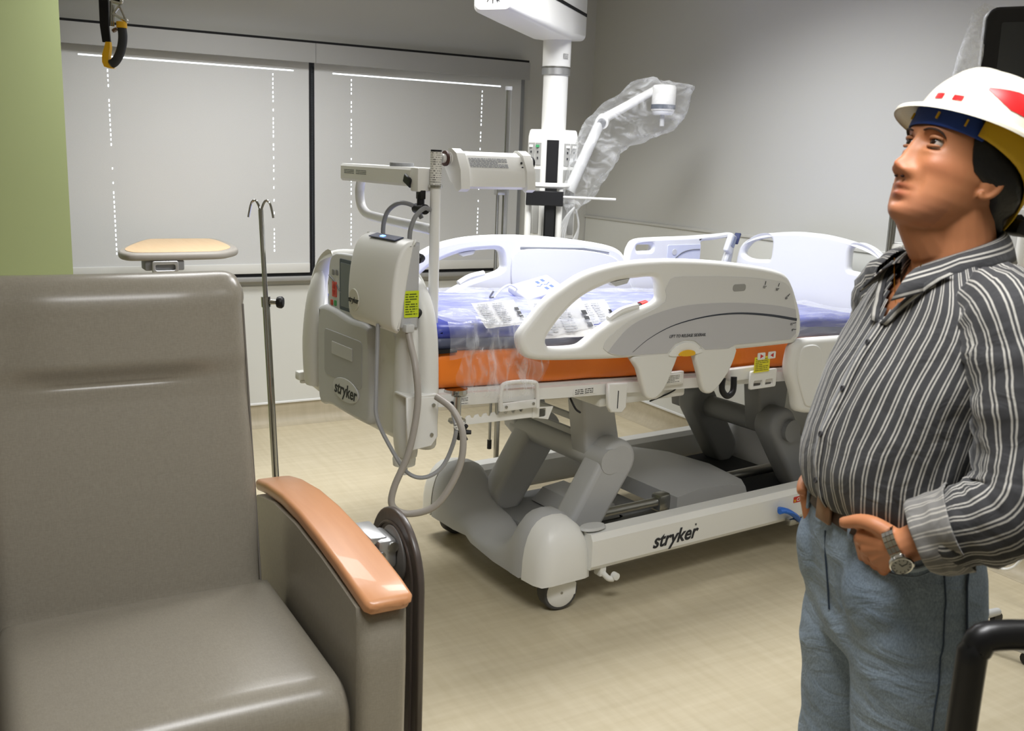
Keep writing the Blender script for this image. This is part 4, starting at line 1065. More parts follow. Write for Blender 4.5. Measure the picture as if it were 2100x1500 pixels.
for x in (-.13, .23):
    for y in (-.28, .08):
        b = BM(); lathe(b, [(.012, -.01), (.027, -.009), (.027, .009), (.012, .01)], 16, Matrix.Translation((x, y, .028)) @ Matrix.Rotation(pi/2, 4, 'X')); ob('castor', b, M_black, ot)

# ------------------------------------------------------------------ lift handle hanging from the ceiling
lh = thing('lift_handle', 'black and yellow lift handle hanging on black straps from the ceiling', 'lift handle', (.428, 3.12, 1.80))
d = Vector((.877, -.48, 0))  # handle lies in the plane facing the room
def hp(x, z, y=0): return tuple(d*x+Vector((d.y, -d.x, 0))*y+Vector((0, 0, z)))
b = BM(); R = []
for (x, z, w, t) in ((-.010, .955, .013, .004), (-.010, .40, .013, .004), (-.013, .20, .013, .004), (-.014, .12, .012, .004), (-.010, .075, .011, .004)):
    R.append([hp(x-w, z, -t), hp(x+w, z, -t), hp(x+w, z, t), hp(x-w, z, t)])
loft(b, R); ob('long_strap', b, M_blackm, lh)
b = BM(); R = []
for (x, z, w, t) in ((.030, .955, .012, .003), (.026, .40, .012, .003), (.020, .185, .0125, .003)): R.append([hp(x-w, z, -t), hp(x+w, z, -t), hp(x+w, z, t), hp(x-w, z, t)])
loft(b, R); ob('short_strap', b, M_blackm, lh)
b = BM(); bbox(b, (-.05, -.04, .93), (.07, .03, .95), .004); ob('ceiling_plate', b, M_white, lh)
b = BM()
tube(b, [hp(.008, .186), hp(.004, .118)], .0048, 8); tube(b, [hp(.012, .176), hp(.010, .118)], .0035, 8); tube(b, [hp(.031, .176), hp(.010, .150)], .004, 8); tube(b, [hp(.032, .172), hp(.047, .136)], .0035, 8); tube(b, [hp(.013, .152), hp(.047, .134)], .0045, 8); tube(b, [hp(.008, .186), hp(.036, .180)], .005, 8)
for p in ((.036, .186), (.048, .134)): bmesh.ops.create_uvsphere(b, u_segments=10, v_segments=8, radius=.0058, matrix=Matrix.Translation(hp(*p)))
ob('steel_shackle', b, M_chrome, lh)
G = [(.034, .118), (.036, .095), (.033, .07), (.025, .045), (.012, .024), (.0, .016)]
b = BM(); tube(b, [hp(*p) for p in cr(G, 5)], .0125, 14); ob('rubber_grip', b, mat('grip_rubber', '#2E3033', .65), lh)
b = BM(); tube(b, [hp(.034, .132), hp(.034, .115)], .0145, 14); ob('grip_collar', b, M_yel, lh)
b = BM(); tube(b, [hp(.012, .112), hp(.016, .106)], .008, 10); ob('collar_stub', b, mat('stub_brown', '#6A4A2A', .5), lh)
b = BM(); R = []
for (x, z, w, t) in ((-.005, .076, .006, .007), (-.007, .06, .008, .009), (-.012, .04, .0095, .010), (-.014, .02, .008, .010), (-.008, .008, .009, .010), (.004, .004, .008, .008)): R.append([hp(x-w, z, -t), hp(x+w, z, -t), hp(x+w, z, t), hp(x-w, z, t)])
loft(b, R); ob('yellow_tongue', b, M_yel, lh)

# ------------------------------------------------------------------ ceiling supply boom
bm0 = Vector((2.72, 4.45, 0))
bo1 = thing('ceiling_boom', 'white ceiling supply boom with column and outlet head behind the bed', 'medical boom', bm0)
toc = Vector((-.52, -.855, 0)).normalized(); rgt = Vector((.855, -.52, 0))   # towards the room / right
def bp(x, y, z): return tuple(rgt*x+toc*y+Vector((0, 0, z)))                  # x right, y towards the room
ad = Vector((2.07, 3.925, 0))-bm0; al = ad.length; ad.normalize(); ap = Vector((-ad.y, ad.x, 0))
b = BM(); R = []
for s, w, h0, h1 in ((-.15, .085, 2.22, 2.40), (-.13, .105, 2.19, 2.42), (.10, .108, 2.175, 2.43), (.55, .104, 2.19, 2.46), (al-.03, .10, 2.20, 2.46), (al, .085, 2.21, 2.44)):
    R.append([tuple(ad*s+ap*p[0]+Vector((0, 0, (h0+h1)/2+p[1]))) for p in rrect(2*w, h1-h0, .03, 4)])
loft(b, R); am = ob('boom_arm', b, M_white, bo1, 45)
for sd in (-1, 1):
    b = BM(); R = []
    for s, w, z in ((-.13, .106, 2.315), (.10, .109, 2.32), (.55, .105, 2.335), (al-.03, .101, 2.345)): R.append([tuple(ad*s+ap*sd*(w+q*.001)+Vector((0, 0, z+e))) for q, e in ((0, -.008), (1, -.008), (1, .008), (0, .008))])
    loft(b, R); ob('arm_seam', b, M_blackm, am)
ctr = ad*(al+.001)+Vector((0, 0, 2.298)); ex = Vector((-ad.y, ad.x, 0)); 
if ex.dot(rgt) < 0: ex = -ex
for i, c in enumerate('SKYTRON'):
    a = radians(198+i*24); 
    px = ctr+ex*(.056*cos(a))+Vector((0, 0, .056*sin(a)))
    tx = ex*(-sin(a))+Vector((0, 0, cos(a))); 
    text(c, .024, frame(px, tx, -(ex*cos(a)+Vector((0, 0, sin(a))))), M_ink, am, name='maker_letter', bold=.0003)
b = BM(); R = []
for k in range(3):
    for q in range(10):
        a0 = radians(200+k*55+q*4); 
tube(b, [tuple(ctr+ex*(.035*cos(a))+Vector((0, 0, .035*sin(a)))) for a in [radians(150+12*k) for k in range(21)]], .006, 6); ob('maker_emblem', b, M_ink, am)
b = BM(); cyl(b, (0, 0, 2.40), (0, 0, CEIL-.03), .05, 20); R = None
b2 = Vector(ad*(al-.12)); b = BM(); cyl(b, (b2.x, b2.y, 2.44), (b2.x, b2.y, CEIL), .07, 24); lathe(b, [(.17, 0), (.17, .02), (.10, .05)], 28, Matrix.Translation((b2.x, b2.y, CEIL-.05))); ob('ceiling_mount', b, M_white, bo1)
b = BM(); cyl(b, (0, 0, 2.05), (0, 0, 2.19), .071, 28); ob('upper_column', b, M_white, bo1)
b = BM(); cyl(b, (0, 0, 2.012), (0, 0, 2.052), .072, 28); ob('brake_ring', b, M_alum, bo1)
b = BM(); lathe(b, [(.0745, 0), (.0745, .006)], 28, Matrix.Translation((0, 0, 2.044))); ob('ring_lip', b, M_steel, bo1)
b = BM(); cyl(b, (0, 0, 1.74), (0, 0, 2.02), .063, 28); ob('lower_column', b, M_white, bo1)
b = BM(); box(b, bp(.045, .0575, 2.10), (.03, .002, .025), 0, rot=(0, 0, math.atan2(rgt.y, rgt.x)+.7)); ob('column_label', b, label_mat('column_print', '#C9C9C6', '#4A4A48', 5, 3), bo1)
# outlet head: eight-sided box
def oct_(s): return [(-.125*s, .03), (-.125*s, -.07), (-.07*s, -.115), (.07*s, -.115), (.125*s, -.07), (.125*s, .03), (.05*s, .10), (-.05*s, .10)]
b = BM(); loft(b, [[bp(x, y, z) for x, y in oct_(s)] for z, s in ((.98, 1), (1.705, 1), (1.735, .95), (1.742, .9))]); hd_ = ob('outlet_head', b, M_white, bo1, 30)
b = BM(); loft(b, [[bp(x, y, z) for x, y in ((-.03, .1005), (.03, .1005), (.03, .104), (-.03, .104))] for z in (.98, 1.69)]); ob('cable_channel', b, M_black, hd_, 0)
for x in (-.045, .042):
    b = BM(); loft(b, [[bp(x+q, .1+e, z) for q, e in ((-.004, 0), (.004, 0), (.004, .006), (-.004, .006))] for z in (1.02, 1.70)]); ob('rail_strip', b, M_pow, hd_, 0)
M_out = mat('outlet_grey', '#A7A7A4', .45)
for sd in (-1, 1):
    A = Vector((sd*.05, .10, 0)); B = Vector((sd*.125, .03, 0)); e1 = (B-A); L_ = e1.length; e1.normalize(); nn = Vector((e1.y, -e1.x, 0)) if sd < 0 else Vector((-e1.y, e1.x, 0))
    if nn.y < 0: nn = -nn
    for c in (.29, .74):
        for r_, (z0, z1) in enumerate(((1.565, 1.675), (1.40, 1.545), (1.22, 1.38), (1.04, 1.20))):
            mid = A+e1*L_*c; hw = L_*.19
            P = [mid+e1*s*hw+nn*t for s in (-1, 1) for t in (.0, .004)]
            b = BM(); loft(b, [[bp(P[0].x, P[0].y, z), bp(P[2].x, P[2].y, z), bp(P[3].x, P[3].y, z), bp(P[1].x, P[1].y, z)] for z in (z0, z1)]); pl = ob('outlet_plate', b, M_out, hd_, 0)
            if r_ == 0:
                g = mid+nn*.005
                b = BM(); 
                for dz in (.02, -.01): box(b, bp(g.x, g.y, (z0+z1)/2-.01+dz), (.006, .006, .010))
                ob('socket_slot', b, M_ink, pl, 0)
                b = BM(); box(b, bp(g.x, g.y, z1-.016), (.022, .012, .012), 0, rot=(0, 0, math.atan2(rgt.y, rgt.x))); ob('outlet_tag', b, mat('tag_green', '#3E9B62', .5) if (sd < 0 and c > .5) == False and sd < 0 else M_white, pl, 0)
# equipment rail in front of the head
b = BM()
for x in (-.11, .045): cyl(b, bp(x, .20, 1.02), bp(x, .20, 1.455), .016, 16)
rl = ob('rail_post', b, M_pow, bo1)
b = BM(); tube(b, [bp(x, y, 1.468) for x, y in cr([(-.14, .16), (-.12, .20), (-.04, .225), (.04, .21), (.075, .16)], 5)], .018, 10, flat=(.75, 1.2)); ob('rail_bar', b, M_pow, rl)
b = BM(); box(b, bp(-.03, .235, 1.405), (.185, .02, .072), .003, 1, rot=(0, 0, math.atan2(rgt.y, rgt.x))); ob('black_plate', b, M_black, rl)
b = BM(); loft(b, [[bp(x, y, z) for x, y in ((-.022, .225), (.022, .225), (.022, .215), (-.022, .215))] for z in (1.0, 1.37)]); ob('black_strip', b, M_black, rl, 0)

# ------------------------------------------------------------------ articulated arm wrapped in a clear bag
aa = thing('exam_lamp', 'white jointed lamp arm wrapped in a clear plastic bag beside the boom', 'lamp', (2.82, 4.29, 1.46))
AO = Vector((2.82, 4.29, 1.46))
def ap_(p): return tuple(Vector(p)-AO)
b = BM(); cyl(b, ap_((2.735, 4.30, 1.44)), ap_((2.895, 4.28, 1.80)), .030, 16, .026); ob('lower_arm', b, M_greyl, aa)
b = BM(); cyl(b, ap_((2.885, 4.26, 1.785)), ap_((2.92, 4.30, 1.80)), .034, 18); ob('elbow_joint', b, M_white, aa)
b = BM(); cyl(b, ap_((2.88, 4.254, 1.783)), ap_((2.886, 4.261, 1.786)), .022, 18); ob('joint_cap', b, M_greyd, aa)
b = BM(); cyl(b, ap_((2.90, 4.28, 1.80)), ap_((3.14, 4.18, 1.955)), .024, 16, .020); ob('upper_arm', b, M_white, aa)
b = BM(); lathe(b, [(.05, -.055), (.058, -.05), (.060, -.045), (.060, .065), (.054, .074), (.03, .078)], 28, Matrix.Translation(ap_((3.175, 4.145, 1.905)))); ob('head_cap', b, M_white, aa)
b = BM(); lathe(b, [(.061, -.012), (.0615, -.006), (.0615, .004), (.061, .010)], 28, Matrix.Translation(ap_((3.175, 4.145, 1.875)))); ob('dark_band', b, mat('band_slate', '#5B626C', .35), aa)
b = BM(); lathe(b, [(.045, 0), (.054, .012), (.054, .03)], 24, Matrix.Translation(ap_((3.175, 4.145, 1.835)))); ob('lamp_lens', b, M_whitec, aa)
b = BM(); cyl(b, ap_((3.17, 4.14, 1.78)), ap_((3.17, 4.14, 1.84)), .012, 12); ob('lens_stem', b, M_greyl, aa)
b = BM(); 
C_ = [(2.74, 4.28, 1.33, .02, .02), (2.745, 4.28, 1.40, .045, .05), (2.785, 4.285, 1.47, .075, .075), (2.82, 4.285, 1.56, .085, .09), (2.865, 4.28, 1.66, .085, .10), (2.93, 4.265, 1.755, .08, .10), (3.01, 4.235, 1.825, .075, .11), (3.10, 4.19, 1.88, .075, .115), (3.18, 4.15, 1.90, .085, .115), (3.24, 4.12, 1.93, .07, .085), (3.285, 4.10, 1.965, .05, .03), (3.31, 4.09, 1.975, .035, .010)]
ns = 28; R = []
CC = cr([c[:5] for c in C_], 4)
for i, c in enumerate(CC):
    p = Vector(c[:3]); q = Vector(CC[min(i+1, len(CC)-1)][:3]); q0 = Vector(CC[max(i-1, 0)][:3]); t = (q-q0).normalized()
    n1 = Vector((.48, .877, 0)); n1 = (n1-t*n1.dot(t)).normalized(); n2 = t.cross(n1)
    ring_ = []
    for k in range(ns):
        a = 2*pi*k/ns
        w = 1+.30*noise.noise(Vector((cos(a)*2.2, sin(a)*2.2, i*.16)))+.16*noise.noise(Vector((cos(a)*5, sin(a)*5, i*.35)))
        sag = (.055*math.sin(pi*min(1, i/len(CC))) if sin(a)*n2.z < 0 else 0)
        v_ = p+n1*c[3]*cos(a)*w+n2*c[4]*sin(a)*w
        v_.z -= sag*abs(sin(a))
        ring_.append(ap_(v_))
    R.append(ring_)
loft(b, R, caps=False); ob('clear_bag', b, film('arm_bag_film', '#EDEFF1', 0.04, 0.36, 7, .10, (1, 1, 1.6)), aa, 80)
b = BM(); cyl(b, ap_((2.64, 4.22, 1.415)), ap_((2.885, 4.10, 1.412)), .006, 8); ob('cable_tie', b, M_white, aa)
cbt = thing('cable_bundle', 'coil of pale grey cables hanging below the bagged arm', 'cables', (2.73, 4.28, 1.12), 0)
for k in range(5):
    b = BM(); dx = .012*k; tube(b, cr([(.03, 0, .24), (-.02+dx*.4, .0, .19), (-.07+dx, .0, .10), (-.06+dx, .01, .0), (.0, .01, -.02), (.05-dx*.5, .01, .05), (.06, .0, .14), (.04, 0, .23)], 5), .0055, 8); ob('cable', b, M_greyl, cbt)
for k in range(2):
    b = BM(); cyl(b, (-.05+k*.05, .0, -.02), (-.045+k*.05, .0, .03), .008, 10); ob('orange_plug', b, mat('plug_orange', '#C85A34', .5), cbt)

# ------------------------------------------------------------------ monitor on its stand behind the man
ms = thing('monitor', 'black bezel monitor in a clear bag on a ribbed steel stand, above the hard hat', 'monitor', (2.96, 2.03, 0))
fd = Vector((-.80, -.60, 0)).normalized(); rd = Vector((.60, -.80, 0))
def mp_(x, y, z): return tuple(rd*x+fd*y+Vector((0, 0, z)))
MT = frame(mp_(.095, .10, 1.90), tuple(rd), (fd.x*.10, fd.y*.10, .995))
lean = Matrix.Rotation(radians(1), 4, 'Z')
plate('monitor_bezel', [rrect(.46, .40, .035, 6)], .03, .008, MT @ lean, M_black, ms)
plate('screen', [rrect(.37, .31, .006, 3)], .004, .001, MT @ lean @ Matrix.Translation((0, 0, .0145)), mat('screen_dark', '#3A3C3E', .2), ms)
plate('rear_shell', [rrect(.45, .39, .03, 6, -.012)], .05, .015, MT @ lean @ Matrix.Translation((0, 0, -.035)), M_whitec, ms)
b = BM(); R = []
for x, zt, zb, dy in ((-.20, .20, -.20, .02), (-.235, .215, -.215, .035), (-.27, .19, -.23, .03), (-.30, .06, -.24, .01), (-.325, -.10, -.245, -.01), (-.34, -.2, -.24, -.02)):
    n_ = 14; row = []
    for k in range(n_+1):
        t = k/n_; row.append(tuple(MT @ lean @ Vector((x+.012*noise.noise(Vector((x*20, t*6, 0))), zb+(zt-zb)*t, -.02+dy*sin(pi*t)+.02*noise.noise(Vector((x*15, t*7, 4)))))))
    R.append(row)
V_ = loft(b, R, closed=False); ob('bag_film', b, film('monitor_bag_film', '#F0F3F8', 0.35, 0.8, 22, .1), ms, 80)
def ribbed(x, y, z0, z1, r, name='ribbed_pole', par=None):
    b = BM(); n_ = 24
    loft(b, [[(x+(r*(1-.10*(k % 2)))*cos(2*pi*k/n_), y+(r*(1-.10*(k % 2)))*sin(2*pi*k/n_), z) for k in range(n_)] for z in (z0, z1)]); return ob(name, b, M_steel, par, 20)
ribbed(0.0, 0.0, .08, 1.80, .016, par=ms)
b = BM(); box(b, mp_(.0, .05, 1.80), (.08, .10, .06), .01, 2, rot=(0, 0, math.atan2(rd.y, rd.x))); ob('tilt_bracket', b, M_white, ms)
b = BM(); lathe(b, [(.05, .04), (.05, .07), (.02, .1)], 20)
for k in range(5):
    a = 2*pi*k/5; cyl(b, (.03*cos(a), .03*sin(a), .06), (.26*cos(a), .26*sin(a), .05), .02, 10, .014)
ob('star_base', b, M_greyl, ms)
for k in range(5):
    a = 2*pi*k/5; b = BM(); lathe(b, [(.01, -.01), (.024, -.009), (.024, .009), (.01, .01)], 14, Matrix.Translation((.255*cos(a), .255*sin(a), .025)) @ Matrix.Rotation(a, 4, 'Z') @ Matrix.Rotation(pi/2, 4, 'X')); ob('castor', b, M_black, ms)
b = BM(); box(b, mp_(.085, .03, 1.40), (.10, .09, .20), .02, 3, rot=(0, 0, math.atan2(rd.y, rd.x))); cb = ob('control_box', b, M_white, ms)
b = BM(); box(b, mp_(.04, .06, 1.47), (.05, .02, .06), .006, 2, rot=(0, 0, math.atan2(rd.y, rd.x))); ob('box_hinge', b, M_whitec, cb)
b = BM(); cyl(b, mp_(.06, .08, 1.26), mp_(.065, .08, 1.31), .006, 10); ob('orange_lead', b, mat('lead_orange', '#D4562A', .5), cb)
b = BM(); tube(b, [mp_(*p) for p in cr([(.09, .06, 1.31), (.10, .07, 1.24), (.13, .07, 1.18), (.18, .05, 1.15)], 4)], .010, 8); ob('grey_lead', b, M_greyd, cb)
b = BM(); box(b, mp_(.12, .05, 1.20), (.16, .12, .02), .004, 1, rot=(0, 0, math.atan2(rd.y, rd.x))); ob('shelf', b, M_white, ms)
p3_ = thing('iv_pole', 'ribbed steel pole standing between the headboard and the man', 'iv pole', (2.81, 2.35, 0))
ribbed(0, 0, .05, 1.545, .013, 'pole', p3_)
b = BM(); cyl(b, (0, 0, 1.54), (0, 0, 1.56), .014, 14); ob('pole_cap', b, M_greyd, p3_)
b = BM(); box(b, (.03, -.02, 1.335), (.07, .07, .05), .012, 2); ob('clamp', b, M_white, p3_)
b = BM(); lathe(b, [(.12, 0), (.12, .012), (.03, .03), (.018, .06)], 24); ob('floor_base', b, M_greyl, p3_)

# hanging cord by the right wall
cd = thing('power_cord', 'white cord hanging in a loop near the floor by the right wall', 'cord', (3.45, 2.15, 0))
b = BM(); tube(b, cr([(-.20, .26, .55), (-.12, .17, .30), (-.06, .09, .17), (-.05, .03, .138), (-.05, -.015, .140), (-.05, -.055, .18), (-.05, -.075, .26), (-.03, -.08, .6), (.0, -.08, .9), (.1, -.08, 1.05), (.267, -.08, 1.06)], 6), .0055, 8); ob('cord', b, M_white, cd)
b = BM(); bbox(b, (.255, -.12, 1.02), (.264, -.04, 1.13), .003); ob('wall_plate', b, M_white, cd)

# ------------------------------------------------------------------ black framed chair at the right edge, close to the viewpoint
bc = thing('metal_chair', 'black metal framed chair close by at the lower right corner', 'chair', (1.267, .663, 0))
bx_ = Vector((.86, -.51, 0)); by_ = Vector((-.51, -.86, 0))
def cp_(x, y, z): return tuple(bx_*x+by_*y+Vector((0, 0, z)))
M_blk = mat('black_enamel', '#0D0D0F', .35)
pc = [(-.155, .0, .0), (-.155, .0, .45), (-.155, .0, .93), (-.15, .0, .99), (-.125, .0, 1.01), (.0, .0, 1.012), (.26, .0, 1.012), (.29, .0, .99), (.295, .0, .93), (.295, .0, .45), (.295, 0, 0)]
b = BM(); tube(b, [cp_(*p) for p in cr(pc, 5)], .0182, 12, flat=(1, 1.1)); ob('back_frame', b, M_blk, bc)
pi_ = [(-.055, .0, .62), (-.055, .0, .88), (-.045, .0, .895), (.19, .0, .895), (.20, .0, .88), (.20, .0, .62)]
b = BM(); tube(b, [cp_(*p) for p in cr(pi_, 4)], .014, 10); ob('back_bar', b, M_blk, bc)
b = BM(); tube(b, [cp_(-.155, .0, .62), cp_(.295, .0, .62)], .013, 10); ob('cross_bar', b, M_blk, bc)
b = BM(); box(b, cp_(.07, .22, .45), (.45, .42, .05), .015, 2, rot=(0, 0, math.atan2(bx_.y, bx_.x))); ob('seat', b, M_blackm, bc)
for x in (-.145, .285):
    b = BM(); tube(b, [cp_(x, .42, .44), cp_(x, .43, .0)], .015, 10); ob('leg', b, M_blk, bc)
# ------------------------------------------------------------------ the man (local frame: x forward, y his left, z up)
pr = thing('person', 'man in a striped shirt and jeans looking up, hands in his pockets', 'person', (1.411, 1.113, 0), math.atan2(.38, -.925))
M_skin = mat('skin', '#A9714F', .48, bump=(220, .15, .0006), spec=.4)
N, Lk = nodes_of(M_skin)
N['Principled BSDF'].inputs['Subsurface Weight'].default_value = .12
N['Principled BSDF'].inputs['Subsurface Radius'].default_value = (.012, .005, .003)
N['Principled BSDF'].inputs['Subsurface Scale'].default_value = .4
at = N.new('ShaderNodeAttribute'); at.attribute_name = 'tint'
tcx = N.new('ShaderNodeTexCoord'); nzx = N.new('ShaderNodeTexNoise'); nzx.inputs['Scale'].default_value = 26; nzx.inputs['Detail'].default_value = 4
Lk.new(tcx.outputs['Object'], nzx.inputs['Vector'])
mrx = N.new('ShaderNodeMapRange'); mrx.inputs[3].default_value = .88; mrx.inputs[4].default_value = 1.12; Lk.new(nzx.outputs['Fac'], mrx.inputs[0])
vm = N.new('ShaderNodeVectorMath'); vm.operation = 'SCALE'; Lk.new(at.outputs['Color'], vm.inputs[0]); Lk.new(mrx.outputs[0], vm.inputs['Scale'])
Lk.new(vm.outputs[0], N['Principled BSDF'].inputs['Base Color'])

HC = Vector((-.045, 0, 1.612)); HP = radians(18); HYAW = radians(6)
HM = Matrix.Translation(HC) @ Matrix.Rotation(HYAW, 4, 'Z') @ Matrix.Rotation(-HP, 4, 'Y')
HR = [(-.120, .060, .020, .012), (-.116, .072, .0, .030), (-.108, .080, -.012, .042), (-.098, .0835, -.024, .051), (-.085, .0845, -.04, .0585), (-.07, .0865, -.055, .064), (-.05, .088, -.07, .068), (-.03, .089, -.082, .070), (0, .0895, -.095, .070), (.03, .092, -.10, .073), (.06, .088, -.10, .0745), (.085, .075, -.092, .069), (.105, .052, -.074, .054), (.117, .024, -.046, .033), (.121, .002, -.02, .012)]
_hz = [r[0] for r in HR]
def hring(z): return [float(np.interp(z, _hz, [r[i] for r in HR])) for i in (1, 2, 3)]
def gz(v, c, s): return math.exp(-((v-c)/s)**2)
def headpt(z, a):
    xf, xb, w = hring(z)
    c, s = cos(a), sin(a)
    cx = (xf+xb)/2; rx = (xf-xb)/2
    p = 2.35
    k = (abs(c)**p+abs(s)**p)**(-1/p)
    x, y = cx+rx*c*k, w*s*k
    if c > 0:
        y_ = abs(y); dx = 0
        dx += .022*gz(z, -.036, .014)*gz(y_, 0, .0135)                         # nose tip
        dx += .013*gz(z, -.014, .018)*gz(y_, 0, .0105)+.006*gz(z, .008, .014)*gz(y_, 0, .0095)   # bridge
        dx += .013*gz(z, -.042, .009)*gz(y_, .016, .0085)                     # nostril wings
        dx -= .005*gz(z, -.052, .004)*gz(y_, .0, .012)
        dx += .0065*gz(z, -.0635, .005)*gz(y_, 0, .017)+.0065*gz(z, -.0775, .005)*gz(y_, 0, .015)   # lips
        dx -= .0055*gz(z, -.0705, .0022)*gz(y_, 0, .021)
        dx -= .004*gz(z, -.088, .005)*gz(y_, 0, .018)
        dx += .006*gz(z, -.104, .011)*gz(y_, 0, .018)                           # chin
        dx += .005*gz(z, .030, .008)*gz(y_, .028, .020)                         # brow
        dx -= .0125*gz(z, .010, .0095)*gz(y_, .031, .0135)                      # eye sockets
        dx -= .004*gz(z, .012, .008)*gz(y_, .012, .008)
        dx += .0045*gz(z, -.004, .004)*gz(y_, .033, .013)                       # lower lid pouch
        dx += .006*gz(z, -.022, .014)*gz(y_, .045, .016)                        # cheekbone
        dx -= .004*gz(z, -.058, .016)*gz(y_, .034, .006)                        # nasolabial fold
        x += dx
        y += (.003*gz(z, -.022, .018)*gz(y_, .06, .02))*(1 if y > 0 else -1)
    return Vector((x, y, z))
def head_bm():
    b = BM(); nz_, na = 120, 128
    zs = [-.120+.241*i/nz_ for i in range(nz_+1)]
    loft(b, [[HM @ headpt(z, 2*pi*k/na) for k in range(na)] for z in zs])
    return b
def sup(cf, cb, w, z, n=28, p=2.4, cy=0):
    o = []
    for k in range(n):
        a = 2*pi*k/n; c, s = cos(a), sin(a); q = (abs(c)**p+abs(s)**p)**(-1/p)
        o.append(((cf+cb)/2+(cf-cb)/2*c*q, cy+w*s*q, z))
    return o
body = head_bm()
tube(body, [(-.060, 0, 1.36), (-.060, 0, 1.44), (-.052, 0, 1.50), (-.040, 0, 1.56)], [.09, .068, .064, .062], 24)
tube(body, [(-.025, 0, 1.485), (-.005, 0, 1.51), (.022, 0, 1.538)], [.05, .046, .036], 16)
# ears
for s in (-1, 1):
    E_ = HM @ Matrix.Translation((-.015, s*.0735, -.019)) @ Matrix.Rotation(s*radians(-12), 4, 'Z') @ Matrix.Rotation(radians(-6), 4, 'Y')
    t_ = bmesh.new(); bmesh.ops.create_uvsphere(t_, u_segments=16, v_segments=12, radius=1, matrix=E_ @ Matrix.Diagonal((.0145, .007, .026, 1))); merge(body, t_)
    tube(body, [E_ @ Vector((x, s*.004, z)) for x, z in cr([(.012, .010), (.007, .024), (-.006, .026), (-.015, .012), (-.015, -.008), (-.008, -.022), (.004, -.030), (.010, -.022)], 4)], .0046, 8)
# trunk, arms and legs under the clothes
TR = [(.96, .10, -.11, .155), (1.04, .120, -.115, .160), (1.12, .128, -.118, .165), (1.20, .110, -.123, .172), (1.28, .078, -.128, .172), (1.345, .045, -.130, .170), (1.395, .028, -.125, .15), (1.43, .005, -.118, .11), (1.46, -.01, -.11, .075)]
loft(body, [sup(a, b_, w, z) for z, a, b_, w in TR])
ELB = Vector((-.052, .262, 1.125)); WRI = Vector((.078, .183, 1.022)); SHO = Vector((-.062, .165, 1.385))
tube(body, cr([SHO, (-.062, .215, 1.27), ELB], 5), .042, 12)
tube(body, cr([ELB, (ELB+WRI)/2, WRI], 5), [.038, .037, .036, .035, .034, .033, .032, .0305, .029, .028, .027], 14)
tube(body, cr([(-.062, -.165, 1.385), (-.08, -.225, 1.25), (-.07, -.25, 1.12)], 4), .042, 12)
tube(body, cr([(-.07, -.25, 1.12), (.0, -.20, 1.06), (.062, -.150, 1.015)], 4), .031, 12)
def hand(w, knuckles, tips, thumb):
    """wrist point, 4 knuckles, 4 finger paths, thumb path"""
    for k in knuckles: tube(body, cr([w, (Vector(w)+Vector(k))/2+Vector((0, 0, .002)), k], 4), [.019, .018, .0165, .0155, .015, .0148, .0146, .0143, .014], 10)
    for k, tps in zip(knuckles, tips):
        P = cr([k]+tps, 4); tube(body, P, [.0105-.003*i/len(P) for i in range(len(P))], 10)
    P = cr(thumb, 5); tube(body, P, [.0155-.0065*min(1, i/len(P)*1.05) for i in range(len(P))], 10)
lk = [(.115, .117, 1.014), (.108, .126, .998), (.096, .137, .984), (.084, .146, .974)]
hand(tuple(WRI), lk, [[(.094-.008*i, .104+.010*i, .965-.006*i), (.080-.007*i, .095+.010*i, .935-.006*i), (.070-.007*i, .09+.010*i, .91+.005*(i-1)**2)] for i in range(4)],
     [(.088, .168, 1.036), (.108, .148, 1.046), (.121, .126, 1.044), (.131, .105, 1.034), (.134, .092, 1.029)])
rk = [(.112, -.110, 1.010), (.106, -.122, .998), (.095, -.133, .988), (.084, -.142, .98)]
hand((.062, -.150, 1.015), rk, [[(.100-.01*i, -.105-.012*i, .955-.008*i), (.09-.008*i, -.10-.012*i, .92), (.085-.008*i, -.10-.012*i, .895)] for i in range(4)],
     [(.072, -.142, 1.028), (.10, -.130, 1.030), (.118, -.108, 1.022), (.124, -.095, 1.015)])
for s in (-1, 1):
    tube(body, [(.0, s*.085, .95), (-.005, s*.09, .75), (-.01, s*.095, .48), (-.03, s*.098, .25), (-.045, s*.10, .07)], [.075, .07, .052, .045, .035], 14)
    tube(body, [(-.06, s*.10, .045), (.02, s*.105, .04), (.10, s*.115, .03)], [.035, .035, .028], 12)
o = ob('skin_source', body, None, None, 0)
rm = o.modifiers.new('r', 'REMESH'); rm.mode = 'VOXEL'; rm.voxel_size = .0028; rm.use_smooth_shade = True
sm = o.modifiers.new('s', 'SMOOTH'); sm.factor = .5; sm.iterations = 2
bpy.context.view_layer.update()
me = eval_mesh(o); bpy.data.objects.remove(o); me.name = 'body'
